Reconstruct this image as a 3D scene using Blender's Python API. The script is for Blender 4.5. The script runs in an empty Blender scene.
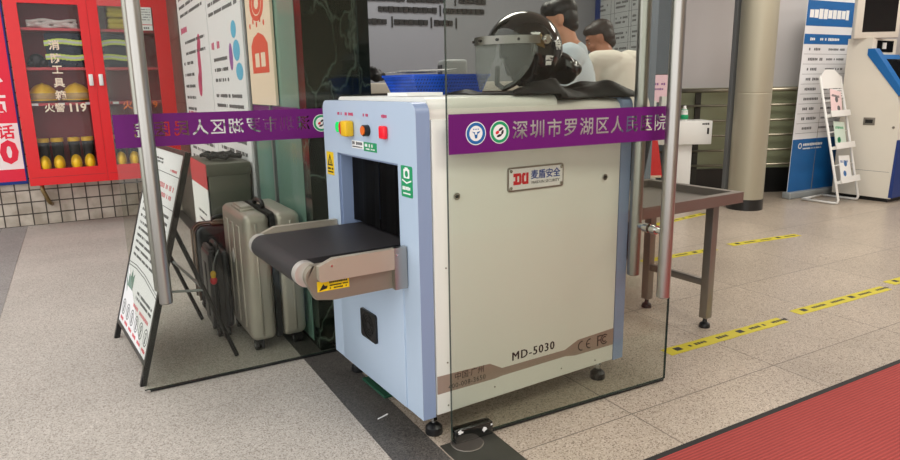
import bpy, bmesh, math, random
from mathutils import Vector, Matrix, Euler
random.seed(7)
S = bpy.context.scene
COL = S.collection
PI = math.pi
R = math.radians
TH = R(-2.9)                     # the building is turned a little against the scanner

# ------------------------------------------------------------------ camera
cam_d = bpy.data.cameras.new('camera'); cam = bpy.data.objects.new('camera', cam_d); COL.objects.link(cam)
yaw, pit, rol = 1.0088, -0.2162, -0.0164
fw = Vector((math.cos(yaw)*math.cos(pit), math.sin(yaw)*math.cos(pit), math.sin(pit)))
rt = Vector((math.sin(yaw), -math.cos(yaw), 0)); up = rt.cross(fw)
rt, up = rt*math.cos(rol)+up*math.sin(rol), -rt*math.sin(rol)+up*math.cos(rol)
cam.matrix_world = Matrix(((rt.x, up.x, -fw.x, -1.0123), (rt.y, up.y, -fw.y, -1.7959), (rt.z, up.z, -fw.z, 1.2135), (0, 0, 0, 1)))
cam_d.sensor_width = 36; cam_d.lens = 659.2/900*36; cam_d.clip_start = .02
S.camera = cam

# ------------------------------------------------------------------ world, lights, exposure
W = bpy.data.worlds.new('overcast'); S.world = W; W.use_nodes = True
bg = W.node_tree.nodes['Background']; bg.inputs[0].default_value = (1, .99, .975, 1); bg.inputs[1].default_value = 1.85
def area(name, loc, sx, sy, power, col=(1, 1, 1), rot=(0, 0, 0)):
    d = bpy.data.lights.new(name, 'AREA'); d.shape = 'RECTANGLE'; d.size = sx; d.size_y = sy; d.energy = power; d.color = col
    o = bpy.data.objects.new(name, d); COL.objects.link(o); o.location = loc; o.rotation_euler = rot
    return o
for i, (x, y) in enumerate(((1.2, -2.2), (4.2, -2.2), (7.2, -2.2), (1.5, 2.3), (4.2, .9), (7.2, .6))):
    area('unseen_ceiling_fill', (x, y, 3.16), 1.2, 1.2, 50, (1, .96, .89))  # unseen fill lights without fixtures, added under the ceiling to light the hall
S.view_settings.view_transform = 'Standard'; S.view_settings.look = 'None'
S.view_settings.exposure = 0; S.view_settings.gamma = 1; S.view_settings.use_curve_mapping = False
S.cycles.use_denoising = True
S.cycles.max_bounces = 10; S.cycles.transparent_max_bounces = 24; S.cycles.glossy_bounces = 5
S.cycles.sample_clamp_indirect = 6

# ------------------------------------------------------------------ materials
def lin(c):
    return tuple((v/12.92 if v <= .04045 else ((v+.055)/1.055)**2.4) for v in (x/255 for x in c)) + (1,)
def new_mat(name):
    m = bpy.data.materials.new(name); m.use_nodes = True; nt = m.node_tree
    return m, nt, nt.nodes, nt.links, nt.nodes['Principled BSDF']
def mat(name, c, rough=.5, metal=0, bump=0, bscale=200, vary=0, vscale=6, coat=0, sheen=0, emit=0, spec=.5, stretch=None):
    m, nt, N, L, p = new_mat(name)
    p.inputs['Base Color'].default_value = lin(c); p.inputs['Roughness'].default_value = rough; p.inputs['Metallic'].default_value = metal
    p.inputs['Coat Weight'].default_value = coat; p.inputs['Sheen Weight'].default_value = sheen; p.inputs['Specular IOR Level'].default_value = spec
    if emit: p.inputs['Emission Color'].default_value = lin(c); p.inputs['Emission Strength'].default_value = emit
    tc = N.new('ShaderNodeTexCoord'); src = tc.outputs['Object']
    if stretch:
        mp = N.new('ShaderNodeMapping'); mp.inputs['Scale'].default_value = stretch; L.new(src, mp.inputs[0]); src = mp.outputs[0]
    n = N.new('ShaderNodeTexNoise'); n.inputs['Scale'].default_value = vscale; n.inputs['Detail'].default_value = 4; L.new(src, n.inputs['Vector'])
    if vary:
        mx = N.new('ShaderNodeMix'); mx.data_type = 'RGBA'
        a = tuple(max(0, v*(1-vary)) for v in lin(c)[:3])+(1,); b = tuple(min(1, v*(1+vary)) for v in lin(c)[:3])+(1,)
        mx.inputs[6].default_value = a; mx.inputs[7].default_value = b; L.new(n.outputs[0], mx.inputs[0]); L.new(mx.outputs[2], p.inputs['Base Color'])
    if bump:
        n2 = N.new('ShaderNodeTexNoise'); n2.inputs['Scale'].default_value = bscale; L.new(src, n2.inputs['Vector'])
        b = N.new('ShaderNodeBump'); b.inputs['Strength'].default_value = bump; b.inputs['Distance'].default_value = .002
        L.new(n2.outputs[0], b.inputs['Height']); L.new(b.outputs[0], p.inputs['Normal'])
    return m
def ramp(N, stops):
    r = N.new('ShaderNodeValToRGB'); e = r.color_ramp.elements
    while len(e) < len(stops): e.new(.5)
    for k, (pos, c) in zip(e, stops): k.position = pos; k.color = lin(c) if len(c) == 3 else c
    return r
def speckle(name, base, light, dark, scale, rough, tile=None, off=(0, 0), joint=(90, 84, 78), jw=.004, bump=.1, damount=.3):
    """granite or terrazzo: random chips in three tones, optional square joints"""
    m, nt, N, L, p = new_mat(name)
    tc = N.new('ShaderNodeTexCoord')
    v = N.new('ShaderNodeTexVoronoi'); v.inputs['Scale'].default_value = scale; L.new(tc.outputs['Object'], v.inputs['Vector'])
    sp = N.new('ShaderNodeSeparateColor'); L.new(v.outputs['Color'], sp.inputs[0])
    r = ramp(N, [(0, dark), (damount*.5, dark), (damount, base), (.62, base), (1, light)]); L.new(sp.outputs[0], r.inputs[0])
    n = N.new('ShaderNodeTexNoise'); n.inputs['Scale'].default_value = 1.1; n.inputs['Detail'].default_value = 5; L.new(tc.outputs['Object'], n.inputs['Vector'])
    r2 = ramp(N, [(.3, (228, 228, 228)), (.7, (255, 255, 255))]); L.new(n.outputs[0], r2.inputs[0])
    mu = N.new('ShaderNodeMix'); mu.data_type = 'RGBA'; mu.blend_type = 'MULTIPLY'; mu.inputs[0].default_value = 1
    L.new(r.outputs[0], mu.inputs[6]); L.new(r2.outputs[0], mu.inputs[7]); out = mu.outputs[2]
    if tile:
        mp = N.new('ShaderNodeMapping'); mp.inputs['Location'].default_value = (off[0], off[1], 0); L.new(tc.outputs['Object'], mp.inputs[0])
        b = N.new('ShaderNodeTexBrick'); b.offset = 0; b.inputs['Scale'].default_value = 1; b.inputs['Brick Width'].default_value = tile; b.inputs['Row Height'].default_value = tile
        b.inputs['Mortar Size'].default_value = jw/2; b.inputs['Mortar Smooth'].default_value = 0; L.new(mp.outputs[0], b.inputs['Vector'])
        b.inputs['Color1'].default_value = (1, 1, 1, 1); b.inputs['Color2'].default_value = (.9, .9, .9, 1); b.inputs['Mortar'].default_value = (1, 1, 1, 1)
        m1 = N.new('ShaderNodeMix'); m1.data_type = 'RGBA'; m1.blend_type = 'MULTIPLY'; m1.inputs[0].default_value = 1
        L.new(out, m1.inputs[6]); L.new(b.outputs['Color'], m1.inputs[7])
        m2 = N.new('ShaderNodeMix'); m2.data_type = 'RGBA'; m2.inputs[7].default_value = lin(joint)
        L.new(b.outputs['Fac'], m2.inputs[0]); L.new(m1.outputs[2], m2.inputs[6]); out = m2.outputs[2]
    L.new(out, p.inputs['Base Color']); p.inputs['Roughness'].default_value = rough
    if bump:
        bp = N.new('ShaderNodeBump'); bp.inputs['Strength'].default_value = bump; bp.inputs['Distance'].default_value = .003
        L.new(sp.outputs[1], bp.inputs['Height']); L.new(bp.outputs[0], p.inputs['Normal'])
    return m
def wall_tiles(name, c1, c2, grout, pitch, joint):
    m, nt, N, L, p = new_mat(name)
    tc = N.new('ShaderNodeTexCoord'); s = N.new('ShaderNodeSeparateXYZ'); L.new(tc.outputs['Object'], s.inputs[0])
    a = N.new('ShaderNodeMath'); a.operation = 'ADD'; L.new(s.outputs[0], a.inputs[0]); L.new(s.outputs[1], a.inputs[1])
    c = N.new('ShaderNodeCombineXYZ'); L.new(a.outputs[0], c.inputs[0]); L.new(s.outputs[2], c.inputs[1])
    b = N.new('ShaderNodeTexBrick'); b.offset = 0; b.inputs['Scale'].default_value = 1; b.inputs['Brick Width'].default_value = pitch[0]; b.inputs['Row Height'].default_value = pitch[1]
    b.inputs['Mortar Size'].default_value = joint/2; b.inputs['Color1'].default_value = lin(c1); b.inputs['Color2'].default_value = lin(c2); b.inputs['Mortar'].default_value = lin(grout)
    L.new(c.outputs[0], b.inputs['Vector'])
    n = N.new('ShaderNodeTexNoise'); n.inputs['Scale'].default_value = 9; n.inputs['Detail'].default_value = 6; L.new(tc.outputs['Object'], n.inputs['Vector'])
    r2 = ramp(N, [(.35, (190, 182, 170)), (.6, (255, 255, 255))]); L.new(n.outputs[0], r2.inputs[0])
    mu = N.new('ShaderNodeMix'); mu.data_type = 'RGBA'; mu.blend_type = 'MULTIPLY'; mu.inputs[0].default_value = .6
    L.new(b.outputs['Color'], mu.inputs[6]); L.new(r2.outputs[0], mu.inputs[7]); L.new(mu.outputs[2], p.inputs['Base Color'])
    bp = N.new('ShaderNodeBump'); bp.invert = True; bp.inputs['Strength'].default_value = .5; bp.inputs['Distance'].default_value = .004; L.new(b.outputs['Fac'], bp.inputs['Height']); L.new(bp.outputs[0], p.inputs['Normal'])
    p.inputs['Roughness'].default_value = .35
    return m
def marble(name):
    m, nt, N, L, p = new_mat(name)
    tc = N.new('ShaderNodeTexCoord'); mp = N.new('ShaderNodeMapping'); mp.inputs['Scale'].default_value = (3.2, 3.2, 1.7); mp.inputs['Rotation'].default_value = (.3, .2, .4); L.new(tc.outputs['Object'], mp.inputs[0])
    n = N.new('ShaderNodeTexNoise'); n.inputs['Scale'].default_value = 2.2; n.inputs['Detail'].default_value = 6; L.new(mp.outputs[0], n.inputs['Vector'])
    vm = N.new('ShaderNodeMix'); vm.data_type = 'RGBA'; vm.blend_type = 'LINEAR_LIGHT'; vm.inputs[0].default_value = .35; L.new(mp.outputs[0], vm.inputs[6]); L.new(n.outputs[1], vm.inputs[7])
    v = N.new('ShaderNodeTexVoronoi'); v.feature = 'DISTANCE_TO_EDGE'; v.inputs['Scale'].default_value = 2.1; L.new(vm.outputs[2], v.inputs['Vector'])
    r = ramp(N, [(0, (112, 128, 116)), (.014, (60, 74, 66)), (.045, (22, 29, 25)), (1, (15, 20, 18))]); L.new(v.outputs[0], r.inputs[0])
    n2 = N.new('ShaderNodeTexNoise'); n2.inputs['Scale'].default_value = 1.6; L.new(tc.outputs['Object'], n2.inputs['Vector'])
    r2 = ramp(N, [(.42, (22, 28, 25)), (.6, (255, 255, 255))]); L.new(n2.outputs[0], r2.inputs[0])
    mx = N.new('ShaderNodeMix'); mx.data_type = 'RGBA'; mx.inputs[6].default_value = lin((20, 26, 23)); L.new(r2.outputs[0], mx.inputs[0]); L.new(r.outputs[0], mx.inputs[7])
    L.new(mx.outputs[2], p.inputs['Base Color']); p.inputs['Roughness'].default_value = .12
    return m
def glass_mat(name, tint, refl=1.0):
    m, nt, N, L, p = new_mat(name); N.remove(p); out = N['Material Output']
    t = N.new('ShaderNodeBsdfTransparent'); t.inputs[0].default_value = tuple(tint)+(1,)
    g = N.new('ShaderNodeBsdfGlossy'); g.inputs['Roughness'].default_value = .01; g.inputs[0].default_value = (refl, refl, refl, 1)
    f = N.new('ShaderNodeLayerWeight'); f.inputs[0].default_value = .5
    pw = N.new('ShaderNodeMath'); pw.operation = 'POWER'; pw.inputs[1].default_value = 5; L.new(f.outputs['Facing'], pw.inputs[0])
    ma = N.new('ShaderNodeMath'); ma.operation = 'MULTIPLY_ADD'; ma.inputs[1].default_value = .9; ma.inputs[2].default_value = .025; L.new(pw.outputs[0], ma.inputs[0])
    mx = N.new('ShaderNodeMixShader'); L.new(ma.outputs[0], mx.inputs[0]); L.new(t.outputs[0], mx.inputs[1]); L.new(g.outputs[0], mx.inputs[2]); L.new(mx.outputs[0], out.inputs[0])
    return m
def haze_mat(name, col, diff, tint):
    """frosted film: part see-through, part diffuse"""
    m, nt, N, L, p = new_mat(name); out = N['Material Output']
    p.inputs['Base Color'].default_value = lin(col); p.inputs['Roughness'].default_value = .15
    t = N.new('ShaderNodeBsdfTransparent'); t.inputs[0].default_value = tuple(tint)+(1,)
    mx = N.new('ShaderNodeMixShader'); mx.inputs[0].default_value = diff; L.new(t.outputs[0], mx.inputs[1]); L.new(p.outputs[0], mx.inputs[2]); L.new(mx.outputs[0], out.inputs[0])
    return m
def carpet_mat():
    m, nt, N, L, p = new_mat('red_ribbed_carpet')
    tc = N.new('ShaderNodeTexCoord'); w = N.new('ShaderNodeTexWave'); w.bands_direction = 'Y'; w.inputs['Scale'].default_value = 24; w.inputs['Distortion'].default_value = .4; L.new(tc.outputs['Object'], w.inputs['Vector'])
    n = N.new('ShaderNodeTexNoise'); n.inputs['Scale'].default_value = 260; L.new(tc.outputs['Object'], n.inputs['Vector'])
    n2 = N.new('ShaderNodeTexNoise'); n2.inputs['Scale'].default_value = 2.5; n2.inputs['Detail'].default_value = 5; L.new(tc.outputs['Object'], n2.inputs['Vector'])
    r = ramp(N, [(0, (120, 42, 40)), (1, (182, 74, 69))]); mxx = N.new('ShaderNodeMath'); mxx.operation = 'MULTIPLY_ADD'; mxx.inputs[1].default_value = .45; L.new(w.outputs[0], mxx.inputs[0])
    hal = N.new('ShaderNodeMath'); hal.operation = 'MULTIPLY_ADD'; hal.inputs[1].default_value = .35; L.new(n.outputs[0], hal.inputs[0])
    h3 = N.new('ShaderNodeMath'); h3.operation = 'MULTIPLY'; h3.inputs[1].default_value = .4; L.new(n2.outputs[0], h3.inputs[0]); L.new(h3.outputs[0], hal.inputs[2]); L.new(hal.outputs[0], mxx.inputs[2])
    L.new(mxx.outputs[0], r.inputs[0]); L.new(r.outputs[0], p.inputs['Base Color']); p.inputs['Roughness'].default_value = .95
    b = N.new('ShaderNodeBump'); b.inputs['Strength'].default_value = .7; b.inputs['Distance'].default_value = .004; L.new(w.outputs[0], b.inputs['Height']); L.new(b.outputs[0], p.inputs['Normal'])
    return m

M = dict(
 paving=speckle('exterior_granite', (188, 180, 170), (212, 205, 196), (150, 141, 132), 260, .75, 1.2, (.35, .12), (172, 164, 155), .004, .1),
 paving_grey=speckle('grey_granite_paving', (150, 146, 142), (174, 170, 166), (122, 118, 114), 260, .75, .8, (0, .2), (95, 92, 90), .004, .15),
 terrazzo=speckle('interior_terrazzo', (185, 171, 154), (211, 199, 184), (126, 110, 96), 240, .3, .838, (.068, .2, ), (112, 102, 92), .005, .02, .2),
 strip=speckle('dark_granite', (84, 80, 76), (110, 106, 102), (56, 54, 52), 260, .45, None, bump=.05),
 plate=mat('grey_metal_plate', (88, 88, 82), .45, .7, vary=.25, vscale=9),
 tiles=wall_tiles('cream_wall_tiles', (205, 196, 182), (186, 177, 163), (74, 66, 58), (.113, .11), .012),
 stone=wall_tiles('grey_stone_cladding', (100, 94, 88), (88, 83, 78), (40, 38, 36), (.6, .55), .012),
 marble=marble('dark_green_marble'),
 glass=glass_mat('green_tinted_glass', (.89, .905, .872), .8),
 cabglass=glass_mat('cabinet_glass', (.93, .93, .93), .6),
 visor=haze_mat('scratched_clear_visor', (176, 180, 177), .3, (.82, .84, .83)),
 clear=haze_mat('clear_plastic', (225, 215, 205), .35, (.9, .9, .9)),
 edge=mat('dark_glass_edge', (42, 58, 52), .2),
 teal=haze_mat('teal_glass_panel', (132, 168, 154), .8, (.5, .66, .6)),
 purple=mat('purple_film', (104, 16, 108), .45, spec=.3),
 steel=mat('brushed_steel', (178, 175, 170), .3, 1, bump=.03, bscale=60, stretch=(1, 1, 30)),
 steel2=mat('conveyor_steel', (150, 142, 128), .42, .6, vary=.12, vscale=5),
 steel3=mat('dull_table_steel', (146, 140, 132), .42, .85, vary=.1, vscale=4),
 chrome=mat('chrome', (210, 210, 208), .12, 1),
 colmetal=mat('brushed_column_metal', (172, 166, 146), .45, .35, vary=.05, vscale=2, stretch=(6, 6, .4)),
 white=mat('white_paint', (232, 232, 228), .4), cream=mat('cream_paint', (222, 216, 202), .45, vary=.03),
 wallgrey=mat('grey_wall_paint', (150, 152, 158), .55, vary=.08, vscale=1.5), bluegrey=mat('blue_grey_panel', (112, 122, 134), .5, vary=.06),
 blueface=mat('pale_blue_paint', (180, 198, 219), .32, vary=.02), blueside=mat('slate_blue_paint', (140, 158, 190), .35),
 sidepanel=mat('light_grey_paint', (236, 236, 228), .32, vary=.015), bodyside=mat('off_white_paint', (228, 222, 214), .35),
 black=mat('black_rubber', (26, 25, 27), .5, bump=.1, bscale=90), blackg=mat('gloss_black', (14, 15, 14), .08, coat=.6), blackp=mat('black_plastic', (20, 20, 22), .35),
 belt=mat('black_belt', (38, 36, 38), .5, bump=.15, bscale=300), cloth=mat('black_nylon', (13, 13, 14), .55, bump=.3, bscale=25, spec=.3),
 brown=mat('taupe_stripe', (158, 138, 126), .4), ink=mat('black_ink', (24, 24, 24), .5), inkgrey=mat('grey_ink', (96, 96, 98), .6), inkbrown=mat('dark_taupe_ink', (56, 47, 43), .5),
 red=mat('red_paint', (226, 22, 30), .3, vary=.06), darkred=mat('maroon_paint', (150, 30, 42), .5, vary=.1), shelf=mat('pinkish_red_shelf', (205, 70, 76), .45),
 redflat=mat('red_print', (214, 30, 44), .5), crimson=mat('crimson_print', (224, 26, 62), .5), pinkink=mat('pink_print', (196, 70, 110), .6),
 yellow=mat('yellow_plastic', (238, 190, 20), .35), yellowtape=mat('yellow_floor_film', (196, 182, 40), .55, vary=.1, vscale=30), warn=mat('yellow_sticker', (240, 200, 10), .45),
 fluo=mat('fluorescent_yellow_band', (214, 236, 96), .5), silverband=mat('reflective_band', (205, 205, 200), .35), navy=mat('navy_fabric', (30, 40, 58), .9, bump=.3, bscale=60),
 orange=mat('orange_plastic', (236, 110, 20), .35), green=mat('green_sticker', (16, 150, 96), .4), greenled=mat('green_button', (10, 200, 90), .25, emit=.5), redled=mat('red_button', (226, 20, 40), .25, emit=.25),
 blue=mat('blue_plastic', (28, 84, 204), .4), bluedk=mat('dark_blue_trim', (32, 56, 120), .4), blueprint=mat('blue_print', (24, 100, 166), .4), lightblue=mat('light_blue_print', (90, 180, 214), .5), navyprint=mat('navy_print', (22, 64, 150), .45),
 paper=mat('white_paper', (238, 238, 236), .7), poster=mat('poster_white', (232, 232, 234), .5), creampaper=mat('cream_paper', (236, 214, 190), .6), orangered=mat('orange_red_print', (222, 84, 60), .6), mauve=mat('mauve_print', (150, 90, 160), .5),
 silver=mat('silver_shell', (196, 188, 178), .36, .45, vary=.05), silverdk=mat('dark_zip', (34, 33, 34), .7), bronze=mat('bronze_trim', (120, 100, 86), .4, .5), casebl=mat('black_case_shell', (34, 35, 40), .35),
 olive=mat('olive_grey_paint', (96, 96, 84), .42, .2, vary=.06), skin=mat('skin', (206, 150, 120), .5), skin2=mat('tanned_skin', (168, 116, 92), .5), hair=mat('black_hair', (22, 20, 20), .45, bump=.6, bscale=120), hair2=mat('dark_brown_hair', (44, 34, 32), .5, bump=.6, bscale=120),
 shirt=mat('pale_blue_cotton', (206, 220, 228), .85, bump=.2, bscale=12), shirt2=mat('cream_cotton', (224, 218, 206), .85, bump=.2, bscale=12), trousers=mat('dark_trousers', (40, 42, 50), .9), collar=mat('dark_collar', (42, 34, 34), .85), shoe=mat('shoe_leather', (28, 26, 26), .4),
 screen=mat('dark_screen', (16, 17, 20), .08), pinkscreen=mat('pink_lit_screen', (224, 186, 196), .4, emit=.35), redbag=mat('red_bag_fabric', (222, 36, 40), .6), greenmat=mat('green_mat', (20, 74, 52), .8), railing=mat('satin_rail_metal', (166, 158, 140), .3, .9), railpost=mat('dark_rail_post', (66, 66, 62), .4, .6), rampgreen=mat('sage_panel', (150, 154, 124), .6, vary=.06), board=mat('white_notice_board', (192, 196, 198), .5),
 basketlattice=wall_tiles('blue_basket_lattice', (12, 40, 110), (12, 40, 110), (34, 92, 214), (.013, .013), .007), yellowcloth=mat('yellow_cloth', (206, 190, 70), .85, bump=.2, bscale=40),
 sagepaper=mat('pale_green_paper', (206, 222, 208), .6), blushpaper=mat('pale_pink_paper', (236, 208, 208), .6),
 wallback=mat('dim_grey_wall_paint', (128, 131, 138), .55, vary=.06, vscale=1.5), wallramp=mat('pale_grey_wall_paint', (206, 203, 202), .55, vary=.06, vscale=1.2),
 guardsteel=mat('bright_guard_steel', (196, 188, 172), .38, .6, vary=.08, vscale=5),
 softred=mat('soft_red_print', (206, 96, 104), .6),
 rollersteel=mat('satin_roller_steel', (214, 211, 205), .34, .7),
 carpet=carpet_mat(), carpetedge=mat('black_carpet_edge', (36, 34, 32), .8), ceil=mat('white_ceiling', (225, 225, 222), .8), hose=mat('white_canvas_hose', (210, 200, 192), .8), blackstone=mat('black_stone_base', (30, 30, 30), .3, vary=.2), slate=mat('dark_slate_grey', (112, 114, 114), .45),
 copper=mat('dull_brass', (150, 130, 90), .4, .8), greyplastic=mat('grey_plastic', (150, 155, 156), .4),
)

# ------------------------------------------------------------------ object helpers
def link(o): COL.objects.link(o); return o
def props(o, label=None, cat=None, group=None, kind=None):
    if label: o['label'] = label
    if cat: o['category'] = cat
    if group: o['group'] = group
    if kind: o['kind'] = kind
    return o
def thing(name, label, cat, loc=(0, 0, 0), rz=0, group=None, kind=None):
    o = link(bpy.data.objects.new(name, None)); o.location = loc; o.rotation_euler = (0, 0, rz); o.empty_display_size = .1
    return props(o, label, cat, group, kind)
def bw(x, y, z=0):
    """a point of the building's own frame in world coordinates"""
    return (x*math.cos(TH)-y*math.sin(TH), x*math.sin(TH)+y*math.cos(TH), z)
def bthing(name, label, cat, loc, group=None, kind=None, rz=0):
    return thing(name, label, cat, bw(*loc), TH+rz, group, kind)
def build(name, bm, mats, parent=None, smooth=False, loc=None, rz=0):
    bmesh.ops.recalc_face_normals(bm, faces=bm.faces)
    me = bpy.data.meshes.new(name); bm.to_mesh(me); bm.free()
    for m in (mats if isinstance(mats, (list, tuple)) else [mats]): me.materials.append(M[m])
    if smooth:
        me.polygons.foreach_set('use_smooth', [True]*len(me.polygons))
        if smooth == 'auto': me.set_sharp_from_angle(angle=R(38))
    o = link(bpy.data.objects.new(name, me)); o.parent = parent
    if loc is not None: o.location = loc
    o.rotation_euler = (0, 0, rz)
    return o
def BM(): return bmesh.new()
def box(bm, x0, x1, y0, y1, z0, z1, bev=0, seg=2, mi=0, mtx=None):
    t = bmesh.new()
    bmesh.ops.create_cube(t, size=1)
    for v in t.verts: v.co = Vector(((x0+x1)/2+v.co.x*(x1-x0), (y0+y1)/2+v.co.y*(y1-y0), (z0+z1)/2+v.co.z*(z1-z0)))
    if bev: bmesh.ops.bevel(t, geom=t.edges[:], offset=bev, segments=seg, profile=.5, affect='EDGES')
    return merge(bm, t, mi, mtx)
def merge(bm, t, mi=0, mtx=None):
    for f in t.faces: f.material_index = mi
    if mtx is not None: bmesh.ops.transform(t, matrix=mtx, verts=t.verts)
    me = bpy.data.meshes.new('tmp'); t.to_mesh(me); t.free(); bm.from_mesh(me); bpy.data.meshes.remove(me)
    return bm
def tube(bm, pts, r, n=10, mi=0, cap=True):
    """swept round tube; r is a number or one radius per point"""
    pts = [Vector(p) for p in pts]; rs = r if isinstance(r, (list, tuple)) else [r]*len(pts)
    t = bmesh.new(); rings = []; ref = None
    for i, p in enumerate(pts):
        d = (pts[min(i+1, len(pts)-1)]-pts[max(i-1, 0)]).normalized()
        if ref is None: ref = Vector((0, 0, 1)) if abs(d.z) < .9 else Vector((1, 0, 0))
        a = (ref-d*ref.dot(d)).normalized(); b = d.cross(a); ref = a
        rings.append([t.verts.new(p+a*rs[i]*math.cos(2*PI*k/n)+b*rs[i]*math.sin(2*PI*k/n)) for k in range(n)])
    for A, B in zip(rings, rings[1:]):
        for k in range(n): t.faces.new((A[k], A[(k+1) % n], B[(k+1) % n], B[k]))
    if cap: t.faces.new(rings[0]); t.faces.new(rings[-1])
    return merge(bm, t, mi)
def lathe(bm, prof, c=(0, 0, 0), n=24, mi=0, mtx=None):
    """prof: (radius, z) pairs around the z axis"""
    t = bmesh.new(); rings = []
    for r, z in prof:
        if r < 1e-6: rings.append([t.verts.new((c[0], c[1], c[2]+z))])
        else: rings.append([t.verts.new((c[0]+r*math.cos(2*PI*k/n), c[1]+r*math.sin(2*PI*k/n), c[2]+z)) for k in range(n)])
    for A, B in zip(rings, rings[1:]):
        for k in range(n):
            a, a2 = A[k % len(A)], A[(k+1) % len(A)]; b, b2 = B[k % len(B)], B[(k+1) % len(B)]
            vs = []
            for v in (a, a2, b2, b):
                if v not in vs: vs.append(v)
            if len(vs) > 2: t.faces.new(vs)
    if len(rings[0]) > 1: t.faces.new(rings[0])
    if len(rings[-1]) > 1: t.faces.new(rings[-1])
    return merge(bm, t, mi, mtx)
def poly(bm, pts, vec, mi=0):
    """a flat outline (3-D points) extruded by vec"""
    t = bmesh.new(); vec = Vector(vec)
    a = [t.verts.new(Vector(p)) for p in pts]; b = [t.verts.new(Vector(p)+vec) for p in pts]
    t.faces.new(a); t.faces.new(b)
    for k in range(len(a)): t.faces.new((a[k], a[(k+1) % len(a)], b[(k+1) % len(a)], b[k]))
    return merge(bm, t, mi)
def ell(bm, c, r, mi=0, sub=3, mtx=None):
    t = bmesh.new(); bmesh.ops.create_icosphere(t, subdivisions=sub, radius=1)
    for v in t.verts: v.co = Vector((v.co.x*r[0], v.co.y*r[1], v.co.z*r[2]))
    if mtx is not None: bmesh.ops.transform(t, matrix=mtx, verts=t.verts)
    for v in t.verts: v.co += Vector(c)
    return merge(bm, t, mi)
def rrect(x0, x1, y0, y1, r, n=5, top_only=False):
    out = []
    for cx, cy, a0 in ((x1-r, y1-r, 0), (x0+r, y1-r, 90), (x0+r, y0+r, 180), (x1-r, y0+r, 270)):
        if top_only and a0 >= 180: out.append((x0, y0) if a0 == 180 else (x1, y0)); continue
        for k in range(n+1): a = R(a0+90*k/n); out.append((cx+r*math.cos(a), cy+r*math.sin(a)))
    return out
def frame_mtx(o, u, v):
    u = Vector(u).normalized(); v = Vector(v).normalized(); w = u.cross(v)
    return Matrix(((u.x, v.x, w.x, o[0]), (u.y, v.y, w.y, o[1]), (u.z, v.z, w.z, o[2]), (0, 0, 0, 1)))
def flat(bm, polys, thick, mtx, mi=0):
    """outlines on a plane (inner ones become holes) made `thick` along the plane's normal"""
    cu = bpy.data.curves.new('tmp', 'CURVE'); cu.dimensions = '2D'; cu.fill_mode = 'BOTH'
    for pl in polys:
        s = cu.splines.new('POLY'); s.points.add(len(pl)-1); s.use_cyclic_u = True
        for p, q in zip(s.points, pl): p.co = (q[0], q[1], 0, 1)
    return from_curve(bm, cu, thick, mtx, mi)
def from_curve(bm, cu, thick, mtx, mi=0):
    cu.extrude = thick/2
    ob = bpy.data.objects.new('tmp', cu); COL.objects.link(ob)
    dg = bpy.context.evaluated_depsgraph_get(); me = bpy.data.meshes.new_from_object(ob.evaluated_get(dg), depsgraph=dg)
    bpy.data.objects.remove(ob); bpy.data.curves.remove(cu)
    t = bmesh.new(); t.from_mesh(me); bpy.data.meshes.remove(me)
    for v in t.verts: v.co.z += thick/2
    return merge(bm, t, mi, mtx)
def text(bm, s, size, mtx, thick=.0012, mi=0, align='CENTER', sx=1, bold=0, spacing=1):
    cu = bpy.data.curves.new('tmp', 'FONT'); cu.body = s; cu.size = size; cu.align_x = align; cu.align_y = 'CENTER'; cu.resolution_u = 2; cu.offset = bold; cu.space_character = spacing
    return from_curve(bm, cu, thick, mtx @ Matrix.Diagonal((sx, 1, 1, 1)), mi)
def glyph_outlines(s, size, cx, cy):
    """the outlines of one line of characters as plain polygons, centred on cx, cy"""
    cu = bpy.data.curves.new('tmp', 'FONT'); cu.body = s; cu.size = size; cu.align_x = 'CENTER'; cu.align_y = 'CENTER'; cu.resolution_u = 3
    ob = bpy.data.objects.new('tmp', cu); COL.objects.link(ob)
    dg = bpy.context.evaluated_depsgraph_get(); me = bpy.data.meshes.new_from_object(ob.evaluated_get(dg), depsgraph=dg)
    bpy.data.objects.remove(ob); bpy.data.curves.remove(cu)
    t = bmesh.new(); t.from_mesh(me); bpy.data.meshes.remove(me)
    bmesh.ops.remove_doubles(t, verts=t.verts, dist=1e-6)
    nxt = {}
    for e in t.edges:
        if len(e.link_faces) == 1:
            for a, b in ((e.verts[0], e.verts[1]), (e.verts[1], e.verts[0])): nxt.setdefault(a.index, []).append(b.index)
    t.verts.ensure_lookup_table(); seen = set(); out = []
    for v in t.verts:                                   # grow the strokes a little, away from the filled side
        n = Vector((0, 0, 0))
        for e in v.link_edges:
            if len(e.link_faces) == 1:
                d = (e.verts[1].co-e.verts[0].co).normalized(); q = Vector((d.y, -d.x, 0))
                if q.dot(e.link_faces[0].calc_center_median()-e.verts[0].co) > 0: q = -q
                n += q
        if n.length > 1e-6: v.tag = True; v.normal = n.normalized()
    shift = {v.index: v.normal.copy()*.0011 for v in t.verts if v.tag}
    for st in nxt:
        if st in seen: continue
        loop = [st]; seen.add(st); cur = st
        while True:
            c = [k for k in nxt[cur] if k not in seen]
            if not c: break
            cur = c[0]; seen.add(cur); loop.append(cur)
        if len(loop) > 2: out.append([(t.verts[k].co.x+cx+shift.get(k, Vector()).x, t.verts[k].co.y+cy+shift.get(k, Vector()).y) for k in loop])
    t.free(); return out
def dashes(bm, mtx, x0, x1, y, h, thick=.0008, mi=0, dens=.85, gap=.25, w=None):
    """a row of small blocks, as a line of print too small to read"""
    w = w or h*.9; x = x0
    while x < x1-w*.6:
        if random.random() < dens:
            hh = h*random.uniform(.75, 1)
            box(bm, x, min(x+w*(1-gap), x1), y-hh/2, y+hh/2, 0, thick, mtx=mtx, mi=mi)
        x += w
    return bm
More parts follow.
